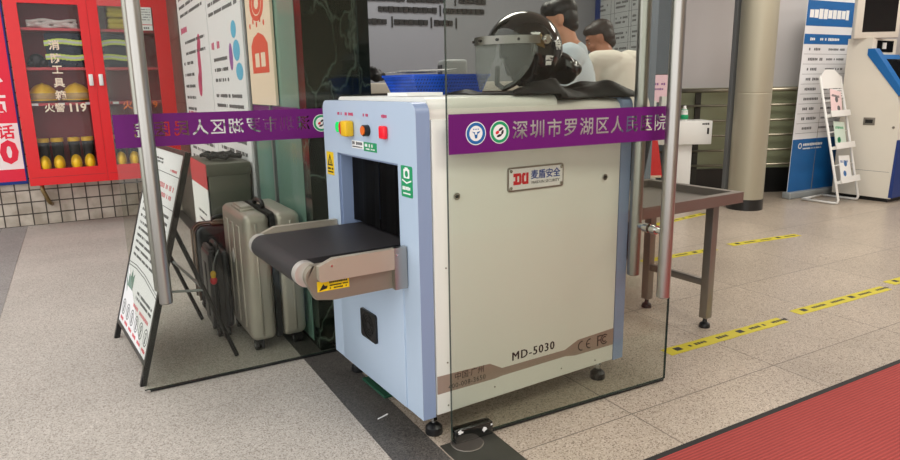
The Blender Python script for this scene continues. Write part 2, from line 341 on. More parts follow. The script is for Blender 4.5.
def union(bm, voxel, iters=4):
    """one continuous skin over all the overlapping pieces of bm"""
    me = bpy.data.meshes.new('tmp'); bm.to_mesh(me); bm.free(); ob = bpy.data.objects.new('tmp', me); COL.objects.link(ob)
    md = ob.modifiers.new('r', 'REMESH'); md.mode = 'VOXEL'; md.voxel_size = voxel
    sm = ob.modifiers.new('s', 'SMOOTH'); sm.factor = .5; sm.iterations = iters
    dg = bpy.context.evaluated_depsgraph_get(); m2 = bpy.data.meshes.new_from_object(ob.evaluated_get(dg), depsgraph=dg)
    bpy.data.objects.remove(ob); bpy.data.meshes.remove(me)
    t = bmesh.new(); t.from_mesh(m2); bpy.data.meshes.remove(m2); return t
def struct(name, bm, mats, label, cat, smooth=False, b=True):
    o = build(name, bm, mats, None, smooth, rz=TH if b else 0)
    return props(o, label, cat, None, 'structure')
I4 = Matrix.Identity(4)
XZ = lambda x, y, z, s=1: frame_mtx((x, y, z), (s, 0, 0), (0, 0, 1))        # faces -y for s=1
YZ = lambda x, y, z: frame_mtx((x, y, z), (0, -1, 0), (0, 0, 1))            # faces -x
XY = lambda x, y, z: frame_mtx((x, y, z), (1, 0, 0), (0, 1, 0))             # faces up

# ================================================================== SETTING (building frame)
bm = BM(); box(bm, -7, -.131, -6, 5.3, -.2, 0); struct('floor_exterior', bm, 'paving', 'pale granite paving outside the glass doors', 'floor')
bm = BM(); box(bm, -7, -1.4, -6, 5.29, -.01, .0025); struct('trim_1', bm, 'paving_grey', 'darker grey paving band at the left edge of the pale paving', 'paving')
bm = BM(); box(bm, -.131, .04, -6, 5.3, -.2, .001); struct('trim_2', bm, 'strip', 'dark granite threshold strip in front of the scanner', 'threshold')
bm = BM(); box(bm, .04, 12, -6, 5.3, -.2, 0); struct('floor_interior', bm, 'terrazzo', 'speckled beige terrazzo floor inside', 'floor')
bm = BM(); box(bm, -7, -.05, 5.3, 5.5, 0, 3.4); struct('wall_north', bm, 'tiles', 'wall of small cream tiles below the red cabinet', 'wall')
bm = BM(); box(bm, -.05, .15, 4.35, 5.5, 0, 3.4); struct('wall_facade', bm, 'stone', 'grey stone wall between red cabinet and white posters', 'wall')
bm = BM(); box(bm, -.03, .15, 1.98, 4.35, 0, 3.4); struct('wall_poster', bm, 'wallgrey', 'grey wall behind the white posters', 'wall')
bm = BM(); box(bm, -.03, .125, 1.0, 1.55, 0, 3.4); box(bm, .127, .225, 1.0, 1.55, 0, 3.4); box(bm, .225, .295, 1.04, 1.5, 0, 3.4, bev=.004)
struct('wall_marble', bm, 'marble', 'dark green marble pillar behind the scanner', 'pillar')
bm = BM(); box(bm, -.045, .0, 1.551, 1.58, 0, 3.4); box(bm, -.045, 0, 1.95, 1.98, 0, 3.4)
struct('trim_3', bm, 'slate', 'metal frame of the facade side window', 'window frame')
w1 = bthing('window_1', 'teal glass side window with purple band behind the suitcases', 'window', (0, 0, 0), kind='structure')
bm = BM(); box(bm, -.032, -.02, 1.1, 1.98, .02, 3.3); build('pane', bm, 'teal', w1)
bm = BM(); box(bm, -.036, -.033, 1.12, 1.97, 1.0, 1.125); build('purple_band', bm, 'purple', w1)
bm = BM(); flat(bm, [[(.0, 0), (.03, .05), (.06, 0)], [(.05, 0), (.08, .05), (.11, 0)]], .002, YZ(-.036, 1.84, 1.05)); build('emblem', bm, 'paper', w1)
# interior walls
def wall_seg(name, x0, y0, x1, y1, z0, z1, t, m, label, cat='wall'):
    L = math.hypot(x1-x0, y1-y0); a = math.atan2(y1-y0, x1-x0)
    bm = BM(); box(bm, 0, L, 0, t, z0, z1); o = build(name, bm, m, None, loc=(x0, y0, 0), rz=a); return props(o, label, cat, None, 'structure')
wall_seg('wall_back', .25, 3.83, 3.97, 3.244, 0, 3.4, .15, 'wallback', 'grey back wall with rows of black characters')
wall_seg('trim_4', 3.915, 3.2, 4.0, 3.187, 0, 3.4, .08, 'bluedk', 'dark blue strip in the corner of the back wall', 'trim')
wall_seg('wall_notice', 3.985, 3.3, 3.80, 2.47, 0, 3.4, .12, 'bluegrey', 'wall carrying the white notice board')
wall_seg('wall_screen', 3.95, 3.42, 4.8, 2.965, 0, 3.4, .1, 'bluegrey', 'blue grey wall behind the pink screen')
a28 = R(-28)
wall_seg('wall_ramp', 4.8, 3.097, 9.2, .757, 1.12, 3.4, .1, 'wallramp', 'plain grey wall above the railing')
wall_seg('wall_ramp_lower', 4.8, 3.045, 9.2, .705, .26, 1.14, .1, 'rampgreen', 'sage green panel behind the railing')
wall_seg('baseboard_ramp', 4.8, 2.977, 9.2, .637, 0, .27, .2, 'blackstone', 'black stone base below the railing', 'baseboard')
bm = BM(); box(bm, 9.2, 9.4, -6, 5.5, 0, 3.4); struct('wall_east', bm, 'wallgrey', 'far grey end wall of the hall', 'wall')
bm = BM(); box(bm, .0, 9.4, -6.2, -6, 0, 3.4); struct('wall_south', bm, 'cream', 'cream side wall of the hall', 'wall')
bm = BM(); box(bm, -.6, 9.4, -6, 5.5, 3.2, 3.4); struct('ceiling', bm, 'ceil', 'white ceiling over the hall', 'ceiling')

# ================================================================== GLASS DOORS
CH = '深圳市罗湖区人民医院'
def logo_blue(bm, mtx, r):
    circ = lambda q, n=28: [(q*math.cos(2*PI*k/n), q*math.sin(2*PI*k/n)) for k in range(n)]
    flat(bm, [circ(r)], .0008, mtx, 1); flat(bm, [circ(r*.92), circ(r*.66)], .0014, mtx, 0)
    flat(bm, [[(-.4*r, .16*r), (-.1*r, .1*r), (-.1*r, -.42*r), (.1*r, -.42*r), (.1*r, .1*r), (.42*r, .2*r), (.3*r, 0), (.16*r, -.02*r), (.16*r, -.1*r), (-.16*r, -.1*r), (-.16*r, -.02*r)]], .0014, mtx, 0)
    for k in (-.22, 0, .22): box(bm, k*r-.05*r, k*r+.05*r, .3*r, .4*r, 0, .0014, mi=0, mtx=mtx)
def logo_green(bm, mtx, r):
    circ = lambda q, n=28: [(q*math.cos(2*PI*k/n), q*math.sin(2*PI*k/n)) for k in range(n)]
    flat(bm, [circ(r)], .0008, mtx, 1); flat(bm, [circ(r*.93), circ(r*.68)], .0014, mtx, 2)
    leaf = lambda cx, cy, a, l, w: [(cx+l*math.cos(t)*math.cos(a)-w*math.sin(t)*math.sin(a), cy+l*math.cos(t)*math.sin(a)+w*math.sin(t)*math.cos(a)) for t in (2*PI*k/14 for k in range(14))]
    flat(bm, [leaf(.12*r, .26*r, .5, .26*r, .12*r)], .0014, mtx, 4); flat(bm, [leaf(.28*r, -.02*r, 1.2, .22*r, .11*r)], .0014, mtx, 4)
    flat(bm, [leaf(-.05*r, -.3*r, .3, .26*r, .11*r)], .0014, mtx, 4); flat(bm, [leaf(-.24*r, -.02*r, .6, .2*r, .14*r)], .0014, mtx, 3)
def glass_door(name, label, loc, rz, hinge_left, lo_front, lo_back, bar, sgn):
    """leaf 1.0 m wide along local x from 0; local -y faces the camera. hinge_left: which end the lettering starts at"""
    t = thing(name, label, 'glass door', loc, rz, None, 'structure')
    w, h = 1.0, 2.35
    bm = BM(); box(bm, 0, w, -.006, .006, .012, h)
    for f in bm.faces:
        c = f.calc_center_median()
        f.material_index = 0 if abs(abs(c.y)-.006) < 1e-4 else 1
    build('glass_pane', bm, ['glass', 'edge'], t)
    # purple film with the hospital's name cut out of it
    polys = [[(0.002, 1.0), (w-.004, 1.0), (w-.004, 1.125), (.002, 1.125)]]
    xs = [.298+.0672*k for k in range(10)]; xs = [.27+.0697*k for k in range(10)]
    for ch, x in zip(CH, xs): polys += glyph_outlines(ch, .064, x, 1.0615)
    mt = XZ(0, -.0072, 0) if hinge_left else frame_mtx((w, -.0080, 0), (-1, 0, 0), (0, 0, 1))
    bm = BM(); flat(bm, polys, .0008, mt); band = build('purple_band', bm, 'purple', t)
    mm = (lambda x: XZ(x, -.0085, 1.0625)) if hinge_left else (lambda x: XZ(w-x, -.0085, 1.0625, 1))
    bm = BM()
    if hinge_left: logo_blue(bm, mm(.1), .037)
    logo_green(bm, mm(.189), .037)
    build('emblem', bm, ['blueprint', 'paper', 'green', 'redflat', 'ink'], band)
    # the pair of long pull bars, one on each side of the glass
    for y, lo in ((-.082, lo_front), (.082, lo_back)):
        bm = BM(); x = bar; lathe(bm, [(0, lo), (.021, lo), (.025, lo+.004), (.025, 2.05), (.021, 2.054), (0, 2.054)], (x, y, 0), 20)
        hd = build('handle', bm, 'steel', t, 'auto')
    for z in (.66, 1.8):
        bm = BM()
        tube(bm, [(bar, -.082, z), (bar, -.02, z)], .012, 14); tube(bm, [(bar, -.032, z), (bar, -.0065, z)], .018, 16); tube(bm, [(bar, .0065, z), (bar, .032, z)], .018, 16); tube(bm, [(bar, .02, z), (bar, .082, z)], .012, 14)
        build('standoff', bm, 'chrome', t, 'auto')
    return t
dr = glass_door('door_1', 'open glass door with purple band standing before the scanner', (.088, -.039, 0), R(-4.29), True, .405, .455, .882, 1)
bm = BM(); box(bm, .005, .155, -.02, .02, .004, .052, bev=.004); pf = build('patch_fitting', bm, 'blackg', dr, 'auto')
bm = BM()
for cx, cz, r in ((.118, .033, .013), (.022, .046, .012), (.148, .043, .006)):
    flat(bm, [[(cx+r*random.uniform(.4, 1.2)*math.cos(2*PI*k/11), cz+r*.8*random.uniform(.4, 1.2)*math.sin(2*PI*k/11)) for k in range(11)]], .0008, XZ(0, -.0202, 0))
build('paint_chip', bm, 'paper', pf)
bm = BM(); box(bm, .155, .995, -.004, .004, .003, .0115); build('bottom_seal', bm, 'blackp', dr)
dl = glass_door('door_2', 'open glass door with mirrored lettering in front of the suitcases', (-.746, .992, 0), R(-2.63), False, .39, .40, .11, -1)
bm = BM(); box(bm, .02, .99, -.004, .004, .002, .0115); build('bottom_seal', bm, 'blackp', dl)
bm = BM(); box(bm, .045, .25, -.42, -.03, .0, .004, bev=.001); sp = build('floor_spring_plate', bm, 'plate', None, rz=TH); props(sp, 'dull grey metal floor plate under the black door pivot', 'plate')
bm = BM(); lathe(bm, [(.0, .0041), (.052, .0041), (.055, .0055), (.056, .0041), (.058, .004)], (.135, -.062, 0), 32); build('pivot_ring', bm, 'steel3', sp, True)

# ================================================================== X-RAY SCANNER
SC = thing('baggage_scanner', 'pale blue and white x-ray baggage scanner with short conveyor', 'scanner')
Z0, ZT = .095, 1.163
bm = BM(); flat(bm, [rrect(.012, .748, Z0+.004, ZT-.006, .045, 6, True)], .858, frame_mtx((.046, 0, 0), (0, 1, 0), (0, 0, 1)))
# leave the tunnel open through the body: build it as a shell around the tunnel
bm.free(); bm = BM(); flat(bm, [rrect(.012, .748, Z0+.004, ZT-.006, .045, 6, True), [(.128, .60), (.632, .60), (.632, .963), (.128, .963)]], .858, frame_mtx((.046, 0, 0), (0, 1, 0), (0, 0, 1)))
build('body', bm, 'bodyside', SC, 'auto')
hole = [(.128, .56), (.632, .56), (.632, .963), (.128, .963)]
bm = BM(); flat(bm, [rrect(0, .76, Z0, ZT, .036, 6, True), hole], .05, frame_mtx((0, 0, 0), (0, 1, 0), (0, 0, 1)))
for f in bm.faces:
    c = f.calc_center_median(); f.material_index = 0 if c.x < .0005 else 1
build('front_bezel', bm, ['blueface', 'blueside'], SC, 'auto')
bm = BM(); flat(bm, [rrect(0, .76, Z0, ZT, .036, 6, True), hole], .054, frame_mtx((.903, 0, 0), (0, 1, 0), (0, 0, 1)))
build('rear_bezel', bm, ['blueside'], SC, 'auto')
bm = BM(); box(bm, -.004, .001, .113, .662, Z0+.002, .548, bev=.0015); build('front_panel', bm, 'blueface', SC, 'auto')
bm = BM(); box(bm, .056, .899, -.0, .02, Z0+.004, 1.108, bev=.002); sidep = build('side_panel', bm, 'sidepanel', SC, 'auto')
bm = BM(); box(bm, .056, .899, .74, .76, Z0+.004, 1.108, bev=.002); build('side_panel', bm, 'sidepanel', SC, 'auto')
bm = BM(); flat(bm, [rrect(.022, .738, 1.118, 1.176, .03, 6, True)], .535, frame_mtx((.058, 0, 0), (0, 1, 0), (0, 0, 1))); bmesh.ops.bevel(bm, geom=[e for e in bm.edges if len(e.link_faces) == 2 and e.calc_face_angle(0) > 1.2], offset=.006, segments=2, affect='EDGES')
build('lid', bm, 'sidepanel', SC, 'auto')
bm = BM(); box(bm, .01, .94, .13, .136, .565, .96); box(bm, .01, .94, .624, .63, .565, .96); box(bm, .01, .94, .13, .63, .955, .961); build('tunnel_lining', bm, 'blueside', SC)
ys = [.138, .258, .378, .498, .62]
for xx in (.055, .88):
    for a, b in zip(ys, ys[1:]):
        bm = BM(); n = 6; pr = []
        for k in range(n+1): pr.append((xx+.006*math.sin(PI*k/n)+random.uniform(-.002, .002), a+.0015+(b-a-.003)*k/n))
        t = bmesh.new(); top = [t.verts.new((x, y, .955)) for x, y in pr]; bot = [t.verts.new((x-.004, y, .692)) for x, y in pr]
        for k in range(n): t.faces.new((top[k], top[k+1], bot[k+1], bot[k]))
        bmesh.ops.solidify(t, geom=t.faces[:], thickness=.003); merge(bm, t)
        build('curtain_strip', bm, 'black', SC, True)
# conveyor
bm = BM(); prof = [(-.332+.042*math.cos(R(a)), .64+.042*math.sin(R(a))) for a in range(90, 271, 15)]
prof = [(.88, .682)]+prof+[(.88, .594)]
poly(bm, [(x, .162, z) for x, z in prof], (0, .434, 0)); build('conveyor_belt', bm, 'belt', SC, 'auto')
for y, s in ((.1, 1), (.63, -1)):
    bm = BM()
    pl = [(-.004, .69 if 0 else .672), (-.325, .672)]+[(-.308+.04*math.cos(R(a)), .634+.04*math.sin(R(a))) for a in range(105, 211, 15)]+[(-.318, .562), (-.262, .552), (-.004, .553)]
    poly(bm, [(x, y, z) for x, z in pl], (0, .03, 0)); build('conveyor_side_plate', bm, 'steel2', SC, 'auto')
    bm = BM(); g = [(-.004, .622), (-.306, .622), (-.312, .628), (-.312, .672), (-.262, .692), (-.004, .692)]
    yy = y-.022 if s == 1 else y+.03
    poly(bm, [(x, yy, z) for x, z in g], (0, .022, 0))
    gi = [(-.004, .684), (-.262, .684), (-.312, .664), (-.312, .672), (-.262, .692), (-.004, .692)]
    sg = build('side_guard', bm, 'guardsteel', SC, 'auto')
    bm = BM()
    for x in (-.27, -.04): tube(bm, [(x, yy-.002, .67), (x, yy+.02, .67)], .004, 8); build('screw', bm, 'chrome', sg); bm = BM()
    bm.free()
    bm = BM(); tube(bm, [(-.332, y+.028 if s == 1 else y-.036, .64), (-.332, y+.064 if s == 1 else y+.004, .64)], .0405, 28); build('end_roller', bm, 'rollersteel', SC, 'auto')
bm = BM(); box(bm, -.05, -.004, .077, .1, .551, .6935); build('mounting_bracket', bm, 'steel', SC)
bm = BM(); box(bm, -.313, -.205, .0985, .0995, .586, .6195); st = build('caution_sticker', bm, 'warn', SC)
bm = BM(); flat(bm, [[(-.308, .589), (-.293, .61), (-.288, .603), (-.279, .603), (-.282, .594), (-.295, .592)]], .0005, XZ(0, .098, 0)); 
dashes(bm, XZ(0, .098, 0), -.273, -.212, .612, .007); dashes(bm, XZ(0, .098, 0), -.272, -.21, .602, .005); dashes(bm, XZ(0, .098, 0), -.272, -.214, .593, .005); build('print', bm, 'ink', st)
# controls on the front
bm = BM(); tube(bm, [(.0, .592, 1.064), (-.012, .592, 1.064)], .02, 18); b1 = build('power_button', bm, 'greenled', SC, 'auto'); b1['label'] = 'green lit push button'
bm = BM(); tube(bm, [(0, .53, 1.063), (-.014, .53, 1.063)], .024, 20); tube(bm, [(-.014, .53, 1.063), (-.022, .53, 1.063)], .026, 20, 1); build('emergency_stop', bm, ['orange', 'redflat'], SC, 'auto')
bm = BM(); box(bm, -.034, 0, .462, .516, 1.034, 1.092, bev=.008); build('emergency_stop_guard', bm, 'yellow', SC, 'auto')
bm = BM(); tube(bm, [(0, .344, 1.062), (-.02, .344, 1.062)], .02, 18, 1); tube(bm, [(-.006, .344, 1.062), (-.024, .344, 1.062)], .016, 18); build('start_button', bm, ['orange', 'blackp'], SC, 'auto')
bm = BM(); box(bm, -.016, 0, .19, .234, 1.04, 1.084, bev=.006); build('indicator_lamp', bm, 'redled', SC, 'auto')
for y0, y1 in ((.57, .61), (.46, .54), (.325, .38), (.195, .235)): bm = BM(); dashes(bm, YZ(-.0004, 0, 0), -y1, -y0, 1.115, .012); build('button_lettering', bm, 'pinkink', SC)
bm = BM(); box(bm, -.0012, 0, .385, .486, .992, 1.02); lb = build('white_label', bm, 'paper', SC); bm = BM(); dashes(bm, YZ(-.0012, 0, 0), -.48, -.392, 1.011, .012); dashes(bm, YZ(-.0012, 0, 0), -.48, -.392, .998, .005); build('print', bm, 'inkgrey', lb)
bm = BM(); box(bm, -.0012, 0, .279, .383, .988, 1.02); lb = build('green_label', bm, 'green', SC); bm = BM(); dashes(bm, YZ(-.0012, 0, 0), -.372, -.292, 1.009, .012); dashes(bm, YZ(-.0012, 0, 0), -.365, -.292, .996, .005); build('print', bm, 'paper', lb)
bm = BM(); box(bm, -.0012, 0, .672, .742, .868, .96); lb = build('warning_sticker', bm, 'warn', SC)
bm = BM(); flat(bm, [[(-.735, .905), (-.681, .905), (-.708, .952)], [(-.724, .911), (-.692, .911), (-.708, .94)]], .0006, YZ(-.0012, 0, 0)); flat(bm, [[(-.712, .914), (-.704, .914), (-.708, .932)]], .0006, YZ(-.0012, 0, 0)); dashes(bm, YZ(-.0012, 0, 0), -.734, -.68, .893, .009); dashes(bm, YZ(-.0012, 0, 0), -.734, -.68, .88, .006); build('print', bm, 'ink', lb)
bm = BM(); flat(bm, [rrect(-.105, -.03, .86, .962, .006)], .0012, YZ(0, 0, 0)); lb = build('film_safe_sticker', bm, 'green', SC)
circ = lambda q, cx, cy, n=20: [(cx+q*math.cos(2*PI*k/n), cy+q*math.sin(2*PI*k/n)) for k in range(n)]
bm = BM(); flat(bm, [rrect(-.087, -.048, .922, .952, .004), circ(.011, -.0675, .936)], .0006, YZ(-.0012, 0, 0)); box(bm, -.078, -.058, .952, .957, 0, .0006, mtx=YZ(-.0012, 0, 0)); flat(bm, [[(-.098, .918), (-.067, .909), (-.037, .918), (-.037, .913), (-.067, .904), (-.098, .913)]], .0006, YZ(-.0012, 0, 0)); dashes(bm, YZ(-.0012, 0, 0), -.096, -.04, .889, .012); dashes(bm, YZ(-.0012, 0, 0), -.092, -.045, .872, .006); build('print', bm, 'paper', lb)
# ventilation fan
bm = BM(); flat(bm, [rrect(-.458, -.325, .264, .378, .012), circ(.05, -.3915, .321, 32)], .008, YZ(-.004, 0, 0)); fan = build('fan_grille', bm, 'blackp', SC, 'auto')
bm = BM()
for q in (.047, .036, .025): flat(bm, [circ(q, -.3915, .321, 32), circ(q-.005, -.3915, .321, 32)], .004, YZ(-.006, 0, 0))
for k in range(4): a = k*PI/4; tube(bm, [(-.007, .3915+.05*math.cos(a), .321+.05*math.sin(a)), (-.007, .3915-.05*math.cos(a), .321-.05*math.sin(a))], .0025, 6)
flat(bm, [circ(.014, -.3915, .321)], .005, YZ(-.006, 0, 0)); box(bm, -.0045, -.004, .335, .448, .266, .376); build('fan_guard_rings', bm, 'ink', fan)
# side markings
P = XZ(0, -.0, 0)
bm = BM(); flat(bm, [[(.057, .242), (.279, .235), (.333, .205), (.637, .203), (.704, .229), (.898, .236), (.898, .165), (.69, .167), (.640, .176), (.333, .175), (.30, .172), (.057, .176)]], .0008, P); stripe = build('taupe_stripe', bm, 'brown', SC)
bm = BM(); text(bm, '中国·广州', .03, XZ(.19, -.0008, .222), .0006); text(bm, '400-008-3650', .026, XZ(.18, -.0008, .191), .0006, spacing=1.08); build('contact_lettering', bm, 'inkbrown', stripe)
bm = BM(); [text(bm, 'MD-5030', .047, XZ(.48+q, -.00002*k, .235), .0006, spacing=1.18) for k, q in enumerate((-.0012, 0, .0012))]; build('model_lettering', bm, 'ink', SC)
bm = BM()
def arc(cx, cz, r, w, a0, a1, n=14): return [(cx+r*math.cos(R(a0+(a1-a0)*k/n)), cz+r*math.sin(R(a0+(a1-a0)*k/n))) for k in range(n+1)]+[(cx+(r-w)*math.cos(R(a1+(a0-a1)*k/n)), cz+(r-w)*math.sin(R(a1+(a0-a1)*k/n))) for k in range(n+1)]
for cx in (.725, .768): flat(bm, [arc(cx, .2, .021, .005, 80, 280)], .0006, XZ(0, -.0008, 0))
box(bm, .752, .766, .1978, .2022, 0, .0006, mtx=XZ(0, -.0008, 0))
box(bm, .808, .814, .178, .222, 0, .0006, mtx=XZ(0, -.0008, 0)); box(bm, .808, .836, .217, .222, 0, .0006, mtx=XZ(0, -.0008, 0)); box(bm, .808, .832, .199, .204, 0, .0006, mtx=XZ(0, -.0008, 0))
for r in (.022, .013): flat(bm, [arc(.848, .2, r, .005, 45, 315)], .0006, XZ(0, -.0008, 0))
build('certification_marks', bm, 'inkbrown', stripe)
bm = BM(); flat(bm, [rrect(.353, .607, .849, .934, .01)], .004, P); npl = build('nameplate', bm, 'steel', SC, 'auto')
bm = BM(); flat(bm, [rrect(.359, .601, .855, .928, .008)], .001, XZ(0, -.004, 0)); build('nameplate_face', bm, 'paper', npl)
Q = XZ(0, -.005, 0)
bm = BM(); flat(bm, [[(.377, .872), (.377, .886), (.385, .886), (.385, .9), (.377, .9), (.377, .912), (.408, .912), (.412, .905), (.412, .878), (.407, .872)], [(.394, .882), (.402, .882), (.402, .902), (.394, .902)]], .0006, Q)
flat(bm, [[(.414, .878), (.418, .872), (.443, .872), (.443, .912), (.433, .912), (.433, .882), (.424, .882), (.424, .902), (.43, .902), (.43, .912), (.418, .912), (.414, .905)]], .0006, Q); build('emblem', bm, 'redflat', npl)
bm = BM(); text(bm, '麦盾安全', .034, XZ(.522, -.005, .9), .0006, bold=.0006); build('lettering', bm, 'navyprint', npl); bm = BM(); text(bm, 'MAIDUN SECURITY', .015, XZ(.522, -.005, .874), .0006); build('lettering', bm, 'ink', npl)
for x, z in ((.366, .862), (.366, .921), (.594, .862), (.594, .921)): bm = BM(); tube(bm, [(x, -.004, z), (x, -.008, z)], .006, 12); build('screw', bm, 'chrome', npl, 'auto')
for x, z in ((.144, .858), (.816, .863)):
    bm = BM(); tube(bm, [(x, .001, z), (x, -.007, z)], .012, 18); tube(bm, [(x, -.007, z), (x, -.0085, z)], .006, 12, 1); build('panel_lock', bm, ['chrome', 'ink'], SC, 'auto')
for x, z in ((.10, .284), (.10, .125), (.30, .14), (.62, .13), (.80, .12), (.10, .62)): bm = BM(); tube(bm, [(x, .0005, z), (x, -.002, z)], .003, 8); build('panel_rivet', bm, 'steel3', SC)
for x, y in ((.075, .06), (.878, .06), (.075, .70), (.878, .70)):
    bm = BM(); lathe(bm, [(0, 0), (.03, 0), (.032, .006), (.03, .026), (.02, .036), (.012, .042), (0, .042)], (x, y, 0), 20); ft = build('levelling_foot', bm, 'blackp', SC, 'auto')
    bm = BM(); tube(bm, [(x, y, .04), (x, y, Z0+.004)], .008, 10); lathe(bm, [(0, .052), (.014, .052), (.014, .064), (0, .064)], (x, y, 0), 6); build('threaded_stem', bm, 'chrome', ft)
# ================================================================== ON TOP OF THE SCANNER
def dup(root, loc=None, rz=None, label=None):
    c = root.copy(); COL.objects.link(c)
    if loc is not None: c.location = loc
    if rz is not None: c.rotation_euler = (0, 0, rz)
    if label: c['label'] = label
    for ch in [k for k in root.children]:
        d = dup(ch); d.parent = c
    return c
# helmet: local +x is the way it faces, origin on the surface it stands on
HM = thing('riot_helmet', 'glossy black riot helmet with clear visor on the scanner', 'helmet', (.575, .235, 1.1835), R(173)); HM.scale = (1.06, 1.06, 1.04)
HC = Vector((-.03, 0, .148)); RX, RY, RZ = .142, .124, .137
def shell(sc, mi, cut):
    t = bmesh.new(); bmesh.ops.create_uvsphere(t, u_segments=56, v_segments=36, radius=1)
    for v in t.verts:
        x, y, z = v.co; k = 1+.05*max(0, -x)*max(0, .2-z)
        v.co = Vector((x*RX*sc*k, y*RY*sc, z*RZ*sc))
        if v.co.z < -.135: v.co.z = -.135
    kill = [f for f in t.faces if (lambda c: (c.x > .028-.25*max(0, -c.z) and c.z < .04) or c.z < -.13)(f.calc_center_median())] if cut else []
    bmesh.ops.delete(t, geom=kill, context='FACES')
    bmesh.ops.translate(t, verts=t.verts, vec=HC)
    return t
t = shell(1, 0, True); bmesh.ops.solidify(t, geom=t.faces[:], thickness=.006); bm = BM(); merge(bm, t); build('helmet_shell', bm, 'blackg', HM, True)
t = shell(.93, 0, True); bmesh.ops.solidify(t, geom=t.faces[:], thickness=.02); bm = BM(); merge(bm, t); build('padding', bm, 'cloth', HM, True)
def visor_pt(az, z):
    r = .158 if z > .12 else .158-.35*max(0, .075-z)*.6
    return Vector((HC.x+.012+r*1.06*math.cos(az), r*.9*math.sin(az), z))
t = bmesh.new(); rows = []
zs = [.008, .02, .045, .08, .115, .15, .178]
for i, z in enumerate(zs):
    lim = R([34, 48, 62, 72, 78, 82, 84][i]); rows.append([t.verts.new(visor_pt(-lim+2*lim*k/32, z)) for k in range(33)])
for A, B in zip(rows, rows[1:]):
    for k in range(32): t.faces.new((A[k], A[k+1], B[k+1], B[k]))
bmesh.ops.solidify(t, geom=t.faces[:], thickness=.003); bm = BM(); merge(bm, t); vis = build('visor', bm, 'visor', HM, True); vis['label'] = 'clear scratched plastic visor'
t = bmesh.new(); A = []; B = []
for k in range(41):
    az = R(-86+172*k/40); p = visor_pt(az, .15); d = Vector((math.cos(az), math.sin(az), 0))
    A.append(t.verts.new(p+d*.003+Vector((0, 0, .014)))); B.append(t.verts.new(p+d*.003+Vector((0, 0, .042))))
for k in range(40): t.faces.new((A[k], A[k+1], B[k+1], B[k]))
bmesh.ops.solidify(t, geom=t.faces[:], thickness=.006); bm = BM(); merge(bm, t); bar = build('visor_bar', bm, 'steel', HM, 'auto'); bar['label'] = 'silver metal brow bar'
for a in (-50, -22, 6, 34, 60):
    az = R(a); p = visor_pt(az, .178); d = Vector((math.cos(az), math.sin(az), 0)); bm = BM(); tube(bm, [p+d*.002, p+d*.01], .005, 10); build('rivet', bm, 'ink', bar)
for s in (1, -1):
    bm = BM(); p = Vector((HC.x+.0, s*.126, .178)); tube(bm, [p, p+Vector((0, s*.022, 0))], .016, 18); tube(bm, [p+Vector((0, s*.02, 0)), p+Vector((0, s*.028, 0))], .009, 14); build('hinge_knob', bm, 'chrome', HM, 'auto')
    bm = BM(); poly(bm, [(HC.x-.004, s*.124, .15), (HC.x+.03, s*.124, .16), (HC.x+.012, s*.124, .2)], (0, s*.006, 0)); build('hinge_plate', bm, 'copper', HM)
for ch, dx, dz in (('特', -.062, .158), ('警', -.022, .108)):
    y = RY*math.sqrt(max(0, 1-(dx/RX)**2-((dz-HC.z)/RZ)**2))+.0015; nrm = Vector((dx/RX**2, y/RY**2, (dz-HC.z)/RZ**2)).normalized()
    u = Vector((-1, 0, 0)); u = (u-nrm*u.dot(nrm)).normalized(); v = nrm.cross(u); bm = BM()
    text(bm, ch, .036, frame_mtx(Vector((HC.x+dx, y, dz))+nrm*.0075, u, v), .0015, bold=.0007); build('lettering', bm, 'paper', HM)
bm = BM()
ell(bm, (0, 0, 0), (.04, .085, .066), sub=3); ell(bm, (-.03, 0, -.015), (.03, .075, .04), sub=3); t = union(bm, .007, 4)
bmesh.ops.transform(t, matrix=Matrix.Translation((-.19, .0, .085)) @ Matrix.Rotation(R(25), 4, 'Y'), verts=t.verts); build('neck_guard', t, 'blackg', HM, True)
bm = BM(); tube(bm, [(.02, .1, .09), (.045, .06, .03), (.05, 0, .012), (.045, -.06, .03), (.02, -.1, .09)], .01, 8); build('chin_strap', bm, 'cloth', HM, True)

# black folded garment spread around the helmet
def cloth_h(x, y):
    d = math.hypot(x-.57, y-.235); k = min(1, max(0, (d-.15)/.05)) if x < .76 and y > .1 else 1
    f = .014*math.sin(23*x+9*y)+.010*math.sin(41*y-13*x)+.006*math.sin(70*x+50*y)
    big = .032*math.exp(-((x-.86)/.1)**2-((y-.17)/.16)**2)+.024*math.exp(-((y-.05)/.045)**2)
    return .0045+k*max(.003, .012+f*.6+big)
t = bmesh.new(); NX, NY = 64, 44; top = {}; bot = {}
for i in range(NX+1):
    for j in range(NY+1):
        u, v = i/NX, j/NY
        x = .40+.585*u+.012*math.sin(9*v*2); y = .012+.42*v+.012*math.sin(11*u+1)
        if x > .95: x = .95+(x-.95)*(1+.9*max(0, math.sin(26*v+.5)))
        base = 1.1772 if x < .60 else 1.1585
        e = min(1, 7*min(u, 1-u, v, 1-v)+.02)
        zt = max(1.178 if x < .62 else 1.16, 1.1585+.001+((1.1772-1.1585) if x < .62 else 0))+cloth_h(x, y)*math.sqrt(e)
        top[i, j] = t.verts.new((x, y, zt)); bot[i, j] = t.verts.new((x, y, base+.0005))
for i in range(NX):
    for j in range(NY):
        t.faces.new((top[i, j], top[i+1, j], top[i+1, j+1], top[i, j+1])); t.faces.new((bot[i, j], bot[i, j+1], bot[i+1, j+1], bot[i+1, j]))
for i in range(NX):
    t.faces.new((top[i, 0], bot[i, 0], bot[i+1, 0], top[i+1, 0])); t.faces.new((top[i, NY], top[i+1, NY], bot[i+1, NY], bot[i, NY]))
for j in range(NY):
    t.faces.new((top[0, j], top[0, j+1], bot[0, j+1], bot[0, j])); t.faces.new((top[NX, j], bot[NX, j], bot[NX, j+1], top[NX, j+1]))
